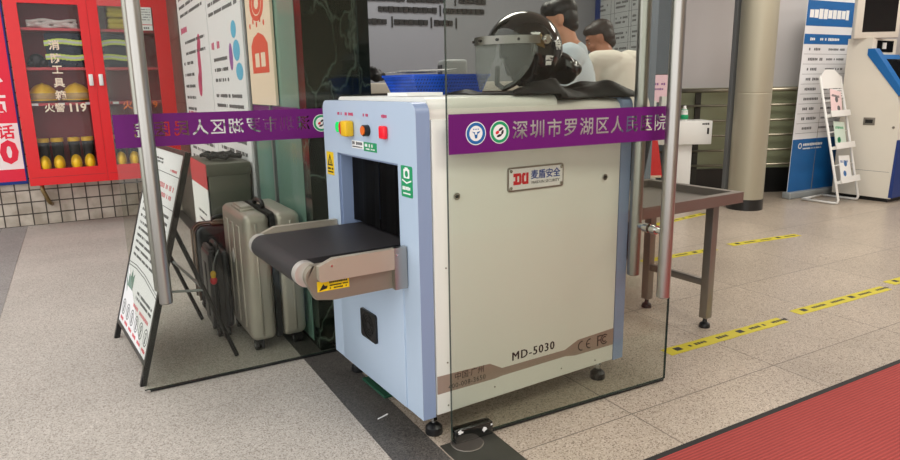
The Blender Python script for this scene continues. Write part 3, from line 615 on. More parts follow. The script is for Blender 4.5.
jk = build('black_garment', t, 'cloth', None, True); props(jk, 'crumpled black garment lying under the riot helmet', 'garment')
# blue basket with papers
BK = thing('plastic_basket', 'blue plastic basket on the scanner behind the helmet', 'basket', (.44, .60, 1.1775))
def tap(bm, w0, d0, w1, d1, h, th):
    t = bmesh.new(); o = []
    for z, w, d in ((0, w0, d0), (h, w1, d1), (h, w1-2*th, d1-2*th), (th, w0-2*th, d0-2*th)): o.append([t.verts.new((sx*w/2, sy*d/2, z)) for sx, sy in ((-1, -1), (1, -1), (1, 1), (-1, 1))])
    for A, B in zip(o, o[1:]):
        for k in range(4): t.faces.new((A[k], A[(k+1) % 4], B[(k+1) % 4], B[k]))
    t.faces.new(o[0]); t.faces.new(o[3]); return merge(bm, t)
bm = BM(); tap(bm, .30, .22, .36, .26, .074, .003); build('basket_body', bm, 'basketlattice', BK)
bm = BM(); flat(bm, [rrect(-.186, .186, -.136, .136, .012), rrect(-.172, .172, -.122, .122, .01)], .009, XY(0, 0, .07)); build('rim', bm, 'blue', BK, 'auto')
for i, (w, d, x, y, z, a, lb) in enumerate(((.23, .24, .33,   .585, 1.266, 4, 'lowest white paper sheet on the blue basket, reaching left'), (.21, .29, .37, .60, 1.2685, -7, 'middle white paper sheet on the blue basket'), (.15, .21, .37, .56, 1.2715, 16, 'topmost small white slip on the blue basket'))):
    t = bmesh.new(); g = [[t.verts.new((w*(a_/8-.5), d*(b_/8-.5), .0015*math.sin(a_*.8+i)+(.006*(a_/8)**3 if i == 2 else 0))) for b_ in range(9)] for a_ in range(9)]
    for a_ in range(8):
        for b_ in range(8): t.faces.new((g[a_][b_], g[a_+1][b_], g[a_+1][b_+1], g[a_][b_+1]))
    bmesh.ops.solidify(t, geom=t.faces[:], thickness=.0012 if i else .009)
    o = build('paper_sheet', t, 'paper', None, True, loc=(x, y, z), rz=R(a)); props(o, lb, 'paper', 'papers lying on the blue basket')
bm = BM(); box(bm, -.07, .07, -.09, .09, 0, .012); o = build('paper_pad', bm, 'paper', None, loc=(.21, .375, 1.1775), rz=R(-4)); props(o, 'white paper pad lying on the scanner before the blue basket', 'paper')

# ================================================================== UNDER AND BEFORE THE SCANNER
bm = BM(); box(bm, .045, .30, .39, .60, .0005, .012, bev=.003); o = build('floor_mat', bm, 'greenmat', None); props(o, 'small dark green mat under the scanner front', 'mat')
bm = BM(); poly(bm, [(-.052, .255, .0015), (-.025, .262, .0015), (.0, .27, .0015), (-.002, .277, .0015), (-.028, .268, .0015), (-.05, .262, .0015)], (0, 0, .001)); o = build('paper_scrap', bm, 'paper', None); props(o, 'tiny white scrap on the dark granite strip', 'scrap')

# ================================================================== LUGGAGE (building frame)
def suitcase(name, label, loc, rz, T, Wd, Hh, m, mz, mtrim, group=None, r=.035, ribs=3, handle_x=0):
    """T thick along local x, Wd wide along local y; origin on the floor"""
    S_ = bthing(name, label, 'suitcase', loc, group, None, rz)
    z0 = .052; z1 = Hh
    for s in (-1, 1):
        bm = BM(); x0, x1 = (-T/2, -.011) if s < 0 else (.011, T/2)
        box(bm, x0, x1, -Wd/2, Wd/2, z0, z1, bev=r, seg=5)
        xs = -T/2 if s < 0 else T/2
        for k in range(ribs):
            y = -Wd/2+Wd*(k+1)/(ribs+1); box(bm, xs-.005, xs+.005, y-.028, y+.028, z0+.05, z1-.06, bev=.005, seg=2)
        build('shell', bm, m, S_, 'auto')
        for sy in (-1, 1):
            bm = BM(); xx = s*T*.3; poly(bm, [], (0, 0, 0)) if 0 else None
            tube(bm, [(xx, sy*(Wd/2+.001), z0+.03), (xx, sy*(Wd/2+.001), z1-.04)], .005, 8); build('trim_rail', bm, mtrim, S_, True)
    bm = BM(); flat(bm, [rrect(-Wd/2-.002, Wd/2+.002, z0+.0, z1+.002, r), rrect(-Wd/2+.03, Wd/2-.03, z0+.03, z1-.03, r*.7)], .024, frame_mtx((-.012, 0, 0), (0, 1, 0), (0, 0, 1))); build('zip_band', bm, mz, S_, 'auto')
    bm = BM(); hx = handle_x; tube(bm, [(hx, -.075, z1-.002), (hx, -.07, z1+.02), (hx, -.05, z1+.03), (hx, .05, z1+.03), (hx, .07, z1+.02), (hx, .075, z1-.002)], .011, 10); build('carry_handle', bm, 'blackp', S_, True)
    bm = BM(); box(bm, -T*.42, -T*.16, -.095, .095, z1-.004, z1+.01, bev=.004); box(bm, -T*.39, -T*.2, -.08, .08, z1+.008, z1+.02, bev=.004); build('pull_handle', bm, mtrim, S_, 'auto')
    for sx in (-1, 1):
        for sy in (-1, 1):
            x, y = sx*(T/2-.04), sy*(Wd/2-.045); bm = BM()
            box(bm, x-.018, x+.018, y-.022, y+.022, .034, z0+.012, bev=.006); w = build('wheel_fork', bm, 'blackp', S_, 'auto')
            for d in (-.011, .011):
                bm = BM(); tube(bm, [(x+d-.009, y, .0255), (x+d+.009, y, .0255)], .025, 20); tube(bm, [(x+d-.0105, y, .0255), (x+d+.0105, y, .0255)], .009, 12, 1); build('wheel', bm, ['black', 'greyplastic'], w, 'auto')
    return S_
sv = suitcase('suitcase', 'large silver ribbed suitcase beside the marble pillar', (-.185, 1.36, 0), R(1), .265, .46, .655, 'silver', 'silverdk', 'silver', 'suitcases waiting beside the scanner')
bm = BM(); poly(bm, [(-.141, .01, .44), (-.141, -.02, .47), (-.141, -.05, .43), (-.141, -.02, .40)], (-.0025, 0, 0)); build('sticker_tag', bm, 'paper', sv)
bs = suitcase('suitcase', 'large black suitcase with bronze edge behind the silver suitcase', (-.245, 1.895, 0), R(91), .18, .36, .50, 'casebl', 'bronze', 'bronze', 'suitcases waiting beside the scanner', r=.05)
ss = suitcase('suitcase', 'slim small black suitcase squeezed beside the silver suitcase', (-.385, 1.51, 0), R(0), .1, .22, .44, 'casebl', 'silverdk', 'casebl', 'suitcases waiting beside the scanner', r=.02, ribs=1)
lt = bthing('luggage_charm', 'red and yellow charm hanging on the slim black suitcase', 'charm', (-.42, 1.388, .33))
bm = BM(); ell(bm, (0, 0, .012), (.014, .012, .018)); ell(bm, (0, 0, -.02), (.017, .014, .022), 1); t = union(bm, .004, 2)
for f in t.faces: f.material_index = 1 if f.calc_center_median().z < -.004 else 0
build('figure', t, ['yellow', 'redflat'], lt, True)
bm = BM(); tube(bm, [(0, 0, .026), (.004, .0, .06), (.02, .0, .10), (.035, 0, .128)], .003, 6); build('cord', bm, 'greyplastic', lt, True)
# olive grey case with pale side
OC = bthing('equipment_case', 'tall olive grey case with recessed handle behind the suitcases', 'case', (-.185, 2.29, 0))
bm = BM(); box(bm, -.115, .115, -.28, .28, 0, .745, bev=.006); build('body', bm, 'olive', OC, 'auto')
bm = BM(); box(bm, -.121, .121, -.286, .286, .735, .805, bev=.006); build('lid', bm, 'olive', OC, 'auto')
bm = BM(); flat(bm, [rrect(-.055, .045, .505, .56, .004), rrect(-.046, .036, .516, .549, .003)], .008, XZ(0, -.28, 0)); box(bm, -.046, .036, -.282, -.279, .516, .549); build('recessed_handle', bm, 'greyplastic', OC)
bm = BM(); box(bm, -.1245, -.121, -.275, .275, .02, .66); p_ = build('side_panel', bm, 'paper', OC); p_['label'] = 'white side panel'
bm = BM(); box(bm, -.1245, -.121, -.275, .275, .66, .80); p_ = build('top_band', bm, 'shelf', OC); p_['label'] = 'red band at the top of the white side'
bm = BM()
for k in range(5): dashes(bm, frame_mtx((-.1245, 0, 0), (0, -1, 0), (0, 0, 1)), -.1, .2, .5-.05*k, .016)
build('print', bm, 'inkgrey', p_)
bm = BM()
for k in range(6):
    pts = []
    for q in range(14): a = q/13; pts.append((-.27+.18*a*1.0+.012*math.sin(5*a*3+k), 2.10+.30*random.random()*.2+.05*k+.02*math.sin(9*a+k), .823+.012*abs(math.sin(7*a+k*1.3))))
    tube(bm, pts, .012, 7)
t = union(bm, .006, 2); o = build('black_strap', t, 'cloth', None, True, rz=TH); props(o, 'tangled black strap on top of the olive case', 'strap')

# ================================================================== A-FRAME SIGN
AS = thing('a_frame_sign', 'folding notice board with black frame behind the glass door', 'sign', (-.749, 1.063, 0), R(2.3))
SL = Vector((.275, 0, .965)).normalized()
U = Vector((0, -1, 0)); FM = frame_mtx((0, .70, 0), U, SL)             # u 0..0.70 across, v up the slope
bm = BM(); box(bm, .0, .022, .0, 1.0, -.018, .006, mtx=FM); build('frame_upright', bm, 'blackp', AS)
bm = BM(); box(bm, .678, .70, .0, 1.0, -.018, .006, mtx=FM); build('frame_upright', bm, 'blackp', AS)
for v in (.085, .982): bm = BM(); box(bm, .02, .68, v, v+.018, -.018, .006, mtx=FM); build('frame_crossbar', bm, 'blackp', AS)
bm = BM(); box(bm, .02, .68, .10, .985, -.006, .003, mtx=FM); pn = build('board', bm, 'poster', AS); pn['label'] = 'white printed board'
F2 = FM @ Matrix.Translation((0, 0, .003))
bm = BM()
for v in (.94, .925): dashes(bm, F2, .06, .34, v, .01)
box(bm, .03, .67, .885, .888, 0, .0008, mtx=F2)
box(bm, .03, .67, .745, .748, 0, .0008, mtx=F2)
for k in range(9): dashes(bm, F2, .08, .62 if k != 3 else .4, .71-.032*k, .014)
for v in (.405, .39): flat(bm, [[(.03, v), (.2, v+.012), (.4, v+.008), (.67, v-.02), (.67, v-.023), (.4, v+.004), (.2, v+.008), (.03, v-.004)]], .0008, F2)
for v in (.31, .285): dashes(bm, F2, .3, .64, v, .014)
build('print', bm, 'inkgrey', pn)
for k in range(6):
    bm = BM(); cx = .09+.105*k; flat(bm, [circ(.038, cx, .185), circ(.033, cx, .185)], .0008, F2); flat(bm, [circ(.014, cx, .195), circ(.008, cx, .195)], .0008, F2); box(bm, cx-.008, cx+.008, .16, .182, 0, .0008, mtx=F2); build('icon', bm, 'inkgrey', pn)
    bm = BM(); dashes(bm, F2, cx-.035, cx+.035, .128, .016, dens=1); build('caption', bm, 'softred', pn)
bm = BM()
dashes(bm, F2, .5, .62, .905, .012, gap=.45); dashes(bm, F2, .3, .62, .83, .024, gap=.45); dashes(bm, F2, .3, .62, .79, .02, gap=.45); dashes(bm, F2, .28, .62, .245, .018, gap=.4)
build('red_print', bm, 'softred', pn)
bm = BM(); flat(bm, [[(.08, .29), (.2, .29), (.2, .37), (.17, .35), (.14, .38), (.12, .34), (.08, .35)]], .0008, F2); flat(bm, [[(.03, .37), (.09, .26), (.045, .30)]], .0008, F2); build('green_print', bm, 'teal', pn)
for y, in ((.075,), (.70-.02,)):
    bm = BM(); tube(bm, [(.195, y, .67), (.425, y+.01, .006)], .010, 8); build('back_leg', bm, 'blackp', AS)
    bm = BM(); tube(bm, [(.125, y, .37), (.31, y+.004, .345)], .006, 8); build('stay', bm, 'greyplastic', AS)
bm = BM(); tube(bm, [(.31, .08, .345), (.31, .69, .345)], .007, 8); build('cross_stay', bm, 'greyplastic', AS)

# ================================================================== POSTERS ON THE FACADE (building frame)
def poster(name, label, y0, y1, z0, z1, blocks, group):
    t = bthing(name, label, 'poster', (-.052, y1, z0), group); bm = BM(); box(bm, 0, .02, y0-y1, 0, 0, z1-z0); sh = build('sheet', bm, 'poster', t)
    mm = YZ(0, 0, 0); W_, H_ = y1-y0, z1-z0
    for key, rows in blocks.items():
        bm = BM()
        for kind, a in rows:
            if kind == 'row': dashes(bm, mm, a[0]*W_, a[1]*W_, a[2]-z0, a[3], .001)
            else: flat(bm, [[(p[0]*W_, p[1]-z0) for p in a]], .001, mm)
        build('print', bm, key, sh)
    return t
elp = lambda cx, cy, rx, ry: ('poly', [(cx+rx*math.cos(2*PI*k/14), cy+ry*math.sin(2*PI*k/14)) for k in range(14)])
ink = [('row', (.08, .92, 2.3-.07*k, .03)) for k in range(4)]+[('row', (.08, .92, 1.99-.065*k, .026)) for k in range(4)]+[('row', (.2, .9, 1.58-.085*k, .024)) for k in range(2)]+[('row', (.08, .45, 1.42-.09*k, .026)) for k in range(5)]+[('row', (.1, .92, .95-.07*k, .026)) for k in range(8)]
poster('wall_poster', 'white poster with red ribbon picture nearest the stone wall', 3.02, 4.3, .3, 2.45, {'inkgrey': ink, 'pinkink': [('row', (.08, .4, 1.68, .05)), ('row', (.08, .4, 1.02, .04)), elp(.66, 1.40, .05, .16), elp(.62, 1.25, .06, .09), elp(.70, 1.55, .05, .06)]}, 'white posters on the grey wall')
ink = [('row', (.06, .94, 2.3-.07*k, .028)) for k in range(4)]+[('row', (.06, .92, 2.0-.062*k, .024)) for k in range(6)]+[('row', (.12, .56, 1.40-.065*k, .024)) for k in range(3)]+[('row', (.1, .9, 1.17-.062*k, .024)) for k in range(4)]+[('row', (.1, .9, .9-.07*k, .024)) for k in range(7)]
poster('wall_poster', 'white poster with teal and purple picture nearest the side window', 2.0, 3.0, .3, 2.45, {'inkgrey': ink, 'pinkink': [('row', (.08, .34, 1.49, .05))], 'lightblue': [elp(.78, 1.55, .07, .05), elp(.82, 1.43, .09, .06), elp(.86, 1.31, .09, .05)], 'mauve': [elp(.66, 1.40, .05, .08)]}, 'white posters on the grey wall')
MP = bthing('medallion_poster', 'narrow cream poster with orange red medallions on the side window', 'poster', (-.05, 1.66, 1.13))
bm = BM(); box(bm, 0, .013, -.25, .24, 0, 1.2); sh = build('sheet', bm, 'creampaper', MP)
mm = YZ(0, 0, 0)
bm = BM()
for cz, rx, rz_ in ((.70, .15, .09), (.50, .14, .085), (.40, .16, .09)):
    if cz == .40: continue
    for q in (1, .62): flat(bm, [[(rx*q*math.cos(2*PI*k/24), cz+rz_*q*math.sin(2*PI*k/24)) for k in range(24)], [(rx*(q-.3)*math.cos(2*PI*k/24), cz+rz_*(q-.3)*math.sin(2*PI*k/24)) for k in range(24)]], .001, mm)
flat(bm, [[(-.16, .16), (.17, .16), (.17, .3), (.1, .34), (0, .36), (-.1, .34), (-.16, .3)], [(-.1, .19), (-.01, .19), (-.01, .26), (-.1, .26)], [(.02, .19), (.11, .19), (.11, .26), (.02, .26)]], .001, mm)
for k in range(5): flat(bm, [circ(.014, -.16+.07*k, .40+.02*(k % 2))], .001, mm)
flat(bm, [[(-.1, .86), (0, .80), (.12, .86), (.1, 1.0), (-.1, 1.0)]], .001, mm)
build('print', bm, 'orangered', sh)

# ================================================================== RED FIRE CABINET (building frame)
FC = bthing('fire_cabinet', 'red fire equipment cabinet with two glazed doors on the tiled wall', 'cabinet', (0, 0, 0))
X0, X1, YF, YB, ZA, ZB = -1.312, -.02, 4.95, 5.298, .405, 2.12
bm = BM(); box(bm, X0, X0+.02, YF+.02, YB, ZA, ZB); box(bm, X1-.02, X1, YF+.02, YB, ZA, ZB); box(bm, X0+.02, X1-.02, YF+.02, YB, ZB-.02, ZB); box(bm, X0+.02, X1-.02, YF+.02, YB, ZA, ZA+.02); build('carcass', bm, 'red', FC)
bm = BM(); box(bm, X0+.02, X1-.02, YB-.02, YB-.002, ZA+.02, ZB-.02); build('back_panel', bm, 'darkred', FC)
for z in (.53, 1.117, 1.42, 1.75):
    bm = BM(); box(bm, X0+.021, X1-.021, YF+.035, YB-.021, z-.022, z); s_ = build('shelf', bm, 'shelf', FC)
    bm = BM()
    for x in (-1.19, -.99, -.78, -.56):
        if z == 1.117: bm.free(); bm = BM(); box(bm, x-.025, x+.025, YF+.033, YF+.035, z-.021, z-.001); build('shelf_clip', bm, 'paper', s_)
    bm.free() if bm.is_valid and not len(bm.verts) else None
bm = BM(); box(bm, -.745, -.655, YF+.03, YB-.021, ZA+.02, ZB-.02); build('divider', bm, 'darkred', FC)
def cab_door(xa, xb, ga, gb, hx, lab):
    bm = BM(); flat(bm, [[(xa, ZA+.002), (xb, ZA+.002), (xb, ZB-.002), (xa, ZB-.002)], [(ga, .548), (gb, .548), (gb, 1.945), (ga, 1.945)]], .02, XZ(0, YF+.02, 0)); d = build('door', bm, 'red', FC)
    bm = BM(); box(bm, ga-.01, gb+.01, YF+.008, YF+.012, .54, 1.955); build('glass_pane', bm, 'cabglass', d)
    bm = BM(); box(bm, hx-.017, hx+.017, YF-.028, YF, 1.26, 1.36, bev=.006); build('handle', bm, 'white', d, 'auto')
    bm = BM(); box(bm, xa+.02, xb-.02, YF-.0008, YF, .475, .478); build('groove', bm, 'darkred', d)
    return d
d1 = cab_door(X0, -.701, -1.215, -.769, -.737, '')
d2 = cab_door(-.699, X1, -.618, -.175, -.658, '')
bm = BM()
for ch, z in zip('消防工具箱', (1.60, 1.49, 1.395, 1.285, 1.175)): text(bm, ch, .085, XZ(-.985, YF+.0075, z), .001, bold=.002)
text(bm, '火警', .08, XZ(-1.045, YF+.0075, 1.07), .001, bold=.001); text(bm, '119', .098, XZ(-.873, YF+.0075, 1.07), .001, bold=.003); build('lettering', bm, 'creampaper', d1)
bm = BM(); text(bm, '火警119', .085, XZ(-.36, YF+.0075, 1.08), .001, bold=.001); build('lettering', bm, 'orange', d2)
bm = BM(); box(bm, -.285, -.186, YF-.002, YF+.0075, 1.745, 1.945); nt_ = build('paper_notice', bm, 'paper', d2)
bm = BM()
for k in range(5): dashes(bm, XZ(0, YF-.002, 0), -.275, -.196, 1.925-.022*k, .01)
dashes(bm, XZ(0, YF-.002, 0), -.26, -.21, 1.765, .018); build('print', bm, 'inkgrey', nt_); bm = BM(); box(bm, -.285, -.186, YF-.0028, YF-.002, 1.79, 1.797); build('red_line', bm, 'redflat', nt_)
bm = BM(); tube(bm, [(-1.235, 5.18, .404), (-1.235, 5.16, .34), (-1.195, 5.18, .22), (-1.185, 5.29, .19)], .018, 10); build('support_bracket', bm, 'copper', FC, True)
YC = 5.13
def at(x, z, y=YC): return bw(x, y, z)
# boots
def boot(loc, label, toe_only=False):
    b = thing('rubber_boot', label, 'boot', loc, TH, 'rubber boots at the cabinet bottom')
    bm = BM(); ell(bm, (0, -.055, .04), (.045, .105, .042)); ell(bm, (0, .0, .05), (.045, .06, .05)); tube(bm, [(0, .015, .05), (0, .02, .13), (0, .015, .24)], [.045, .045, .048], 18); t = union(bm, .007, 3); build('boot_body', t, 'black', b, True)
    bm = BM(); ell(bm, (0, -.092, .052), (.046, .07, .078)); bmesh.ops.delete(bm, geom=[v for v in bm.verts if v.co.z < .002], context='VERTS'); build('toe_cap', bm, 'yellow', b, True)
    bm = BM(); lathe(bm, [(.048, .24), (.0515, .243), (.0515, .272), (.048, .275), (.042, .275), (.042, .24)], (0, .015, 0), 20); build('cuff', bm, 'yellow', b, 'auto')
    return b
bt = boot(at(-1.068, .53, 5.11), 'second rubber boot from the left in the red cabinet')
for x, lb in ((-1.178, 'leftmost rubber boot in the red cabinet, half behind the frame'), (-.935, 'third rubber boot from the left, after a gap'), (-.825, 'fourth rubber boot from the left, before the middle frame'), (-.568, 'rubber boot behind the right cabinet door nearer the middle'), (-.455, 'rubber boot behind the right cabinet door beside the steel pull bar')): dup(bt, at(x, .53, 5.11), None, lb)
# rescue helmets
def hat(loc, label):
    h = thing('rescue_helmet', label, 'helmet', loc, TH, 'yellow helmets on the cabinet shelf')
    t = bmesh.new(); bmesh.ops.create_uvsphere(t, u_segments=36, v_segments=20, radius=1)
    bmesh.ops.delete(t, geom=[v for v in t.verts if v.co.z < -.05], context='VERTS')
    for v in t.verts:
        x, y, z = v.co; v.co = Vector((x*.118, y*.135,    .03+z*.138))
        if abs(x) < .1 and z > .3: v.co.z += .007
    bmesh.ops.solidify(t, geom=t.faces[:], thickness=.005); bm = BM(); merge(bm, t); build('helmet_shell', bm, 'yellow', h, True)
    bm = BM(); flat(bm, [[(.128*math.cos(2*PI*k/36), .148*math.sin(2*PI*k/36)) for k in range(36)], [(.1*math.cos(2*PI*k/36), .12*math.sin(2*PI*k/36)) for k in range(36)]], .008, XY(0, 0, .022)); build('brim', bm, 'yellow', h, 'auto')
    t = bmesh.new(); A = []
    for z, q in ((.005, .9), (.04, 1.02), (.085, 1.04)): A.append([t.verts.new((.118*q*math.cos(R(a)), .138*q*math.sin(R(a)), z)) for a in range(195, 346, 10)])
    for P_, Q_ in zip(A, A[1:]):
        for k in range(len(P_)-1): t.faces.new((P_[k], P_[k+1], Q_[k+1], Q_[k]))
    bmesh.ops.solidify(t, geom=t.faces[:], thickness=.002); bm = BM(); merge(bm, t); build('face_shield', bm, 'clear', h, True)
    return h
hh = hat(at(-1.12, 1.117, 5.12), 'yellow helmet at the left on the cabinet shelf'); dup(hh, at(-.862, 1.117, 5.12), None, 'yellow helmet beside the middle frame, under the white characters')
# folded jackets with bright bands
def jacket(x0, x1, z, label):
    t = thing('safety_jacket', label, 'jacket', at((x0+x1)/2, z, 5.12), TH, 'dark jackets with bright bands'); w = (x1-x0)/2
    bm = BM()
    for k in range(5): box(bm, -w+random.uniform(0, .01), w-random.uniform(0, .01), -.11, .11, .001+.058*k, .058*(k+1)+.004, bev=.022, seg=3)
    tt = union(bm, .01, 4); build('jacket_body', tt, 'navy', t, True)
    for k, (za, zb) in enumerate(((.18, .226), (.055, .101))):
        bm = BM(); n = 10
        for i in range(n):
            xa = -w+2*w*i/n; xb = -w+2*w*(i+1)/n; dz = .012*math.sin(i*.5+k)+.018*(i/n)
            poly(bm, [(xa, -.118, za+dz), (xb, -.118, za+dz+.002), (xb, -.118, zb+dz+.002), (xa, -.118, zb+dz)], (0, .012, 0))
        b_ = build('reflective_band', bm, 'fluo', t); bm = BM()
        for i in range(n):
            xa = -w+2*w*i/n; xb = -w+2*w*(i+1)/n; dz = .012*math.sin(i*.5+k)+.018*(i/n)
            poly(bm, [(xa, -.1195, za+dz+.014), (xb, -.1195, za+dz+.016), (xb, -.1195, zb+dz-.012), (xa, -.1195, zb+dz-.014)], (0, .001, 0))
        build('silver_strip', bm, 'silverband', b_)
    return t
jacket(-1.06, -.76, 1.42, 'dark jacket with bright bands behind the left cabinet door')
jacket(-.63, -.34, 1.42, 'dark jacket with bright bands behind the right cabinet door')
bm = BM(); random.seed(3)
for k in range(3):
    pts = [(-1.17+.38*q/12, 5.04+.014*math.sin(q+k), 1.765+.024*k+.008*math.sin(q*.9+k*2)) for q in range(13)]; tube(bm, pts, [.014]*13, 8); tube(bm, [(p[0], p[1]+.05, p[2]) for p in pts], .014, 8)
t = union(bm, .006, 1); o = build('fire_hose', t, 'hose', None, True, rz=TH); props(o, 'coiled white canvas hose on the top cabinet shelf', 'hose')
for i, (z, lb) in enumerate(((1.752, 'lower folded yellow cloth on the top shelf at right'), (1.856, 'upper folded yellow cloth on the top shelf at right'))):
    bm = BM(); box(bm, -.15, .15, -.1, .1, 0, .046, bev=.02, seg=3); box(bm, -.145, .145, -.1, .1, .05, .098, bev=.02, seg=3); tt = union(bm, .008, 3); o = build('folded_cloth', tt, 'yellowcloth', None, True, loc=at(-.40, z, 5.12), rz=TH); props(o, lb, 'cloth', 'yellow cloths in the cabinet')
bm = BM(); ell(bm, (0, 0, .06), (.06, .05, .06)); ell(bm, (.05, -.03, .04), (.035, .04, .035)); ell(bm, (-.045, -.03, .035), (.03, .035, .03)); tt = union(bm, .006, 2); o = build('respirator_mask', tt, 'blackp', None, True, loc=at(-1.13, 1.421, 5.1), rz=TH); props(o, 'black breathing mask on the cabinet shelf left of the jacket', 'mask')
# red and white phone sign at the left edge
PS = bthing('wall_sign', 'red and white wall sign with blue rim left of the cabinet', 'sign', (-1.75, 5.26, .395))
bm = BM(); box(bm, -.4, .41, 0, .035, 0, 1.72, bev=.01); build('blue_rim', bm, 'navyprint', PS, 'auto')
bm = BM(); box(bm, -.4, .395, -.003, .0, .55, 1.70); build('red_panel', bm, 'crimson', PS)
bm = BM(); box(bm, -.4, .395, -.003, .0, .14, .55); build('white_panel', bm, 'paper', PS)
bm = BM(); box(bm, -.4, .395, -.003, .0, .03, .14); build('bottom_band', bm, 'crimson', PS)
bm = BM(); text(bm, '点', .2, XZ(.24, -.003, .985), .002, bold=.004); text(bm, '站', .2, XZ(.24, -.003, .725), .002, bold=.004); build('white_lettering', bm, 'paper', PS)
bm = BM(); text(bm, '话', .13, XZ(.30, -.003, .465), .002, bold=.003); text(bm, '0', .27, XZ(.30, -.003, .285), .002, bold=.012); build('red_lettering', bm, 'crimson', PS)
# ================================================================== ROLLER-OUT TABLE BEHIND THE SCANNER
TB = thing('steel_table', 'stainless steel table with raised rim at the scanner exit', 'table', (1.385, .35, 0))
bm = BM(); w, d = .415, .29
flat(bm, [[(-w, -d), (w, -d), (w, d), (-w, d)], [(-w+.04, -d+.04), (w-.04, -d+.04), (w-.04, d-.04), (-w+.04, d-.04)]], .05, XY(0, 0, .65)); bmesh.ops.bevel(bm, geom=[e for e in bm.edges if len(e.link_faces) == 2 and e.calc_face_angle(0) > 1.2], offset=.004, segments=2, affect='EDGES'); build('rim', bm, 'steel3', TB, 'auto')
bm = BM(); box(bm, -w+.035, w-.035, -d+.035, d-.035, .652, .664); build('tray', bm, 'steel3', TB)
for x in (-.36, .36):
    for y in (-.165, .21):
        bm = BM(); box(bm, x-.022, x+.022, y-.022, y+.022, .05, .652, bev=.003); lg = build('leg', bm, 'steel3', TB, 'auto')
        bm = BM(); lathe(bm, [(0, 0), (.026, 0), (.028, .006), (.024, .02), (.012, .028), (.009, .052), (0, .052)], (x, y, 0), 16); build('foot', bm, 'blackp', lg, 'auto')
    bm = BM(); box(bm, x-.014, x+.014, -.143, .188, .215, .25, bev=.003); build('stretcher', bm, 'steel3', TB, 'auto')

# ================================================================== FLOOR COVERINGS (building frame)
bm = BM(); box(bm, .02, 9.0, -2.9, -.478, 0.0005, .008); cp = build('carpet_runner', bm, 'carpet', None, rz=TH); props(cp, 'long red ribbed carpet on the terrazzo floor', 'carpet')
bm = BM(); box(bm, .0, 9.0, -.478, -.455, .0005, .009, bev=.002); build('carpet_edge', bm, 'carpetedge', cp)['label'] = 'black rubber edge'
def tape(x0, y0, x1, y1, label):
    L = math.hypot(x1-x0, y1-y0); t = thing('floor_tape', label, 'tape', (x0, y0, .0005), math.atan2(y1-y0, x1-x0), 'yellow floor tapes'); bm = BM()
    n = 18; pts = [(L*k/n, -.036+random.uniform(-.002, .002), 0) for k in range(n+1)]+[(L*(n-k)/n, .036+random.uniform(-.002, .002), 0) for k in range(n+1)]
    poly(bm, pts, (0, 0, .0008)); b = build('film', bm, 'yellowtape', t); bm = BM(); x = .06
    while x < L-.08:
        kind = int(x*50) % 3
        if kind == 0: box(bm, x, x+.04, -.012, .020, .0008, .0012); x += .09
        else:
            dashes(bm, XY(0, 0, .0008), x, x+.13, .002, .022, .0004, dens=.9); x += .17
    build('black_print', bm, 'ink', b)
tape(1.322, .072, 2.156, .019, 'yellow floor tape nearest the glass door and the red carpet')
tape(2.307, .044, 3.153, -.013, 'middle yellow floor tape of the row along the red carpet')
tape(3.262, .022, 4.1, -.025, 'yellow floor tape along the carpet, cut by the right edge')
tape(3.353, 1.169, 4.072, 1.061, 'yellow floor tape ending in front of the metal column')
tape(2.45, 1.225, 3.158, 1.157, 'yellow floor tape partly behind the steel table leg')
tape(3.40, 1.985, 4.23, 2.06, 'yellow floor tape seen under the steel table top, beside the column')

# ================================================================== METAL COLUMN, RAILING
CO = thing('metal_column', 'round brushed metal column with black base', 'column', (4.77, 2.01, 0), kind='structure')
bm = BM(); lathe(bm, [(.16, .105), (.16, .12), (.16, 1.09), (.16, 1.0945), (.159, 1.096), (.159, 1.102), (.16, 1.1035), (.16, 1.108), (.16, 3.18), (.16, 3.199)], (0, 0, 0), 64); build('cladding', bm, 'colmetal', CO, 'auto')
bm = BM(); lathe(bm, [(0, 0), (.163, 0), (.163, .104), (.159, .106), (0, .106)], (0, 0, 0), 48); build('base', bm, 'blackstone', CO, 'auto')
bm = BM(); box(bm, -.038, .038, -.038, .038, 0, 3.2, bev=.004); o = build('trim_5', bm, 'slate', None, loc=(4.767, 2.215, 0), rz=R(-32)); props(o, 'narrow dark grey upright close behind the metal column', 'post', None, 'structure')  # slim box that makes the dark strip along the column's left side
RL = thing('hand_railing', 'metal hand railing of the ramp behind the column', 'railing', (5.999, 2.31, 0), a28)
bm = BM(); tube(bm, [(-1.5, 0, 1.115), (3.2, 0, 1.115)], .022, 12); build('top_rail', bm, 'railing', RL, True)
for z in (.955, .795, .635, .475, .315): bm = BM(); tube(bm, [(-1.5, 0, z), (3.2, 0, z)], .013, 10); build('rail', bm, 'railing', RL, True)
for x in (-1.08, 1.1, 2.6): bm = BM(); box(bm, x-.03, x+.03, .012, .03, 0.0, 1.1); build('post', bm, 'railpost', RL)

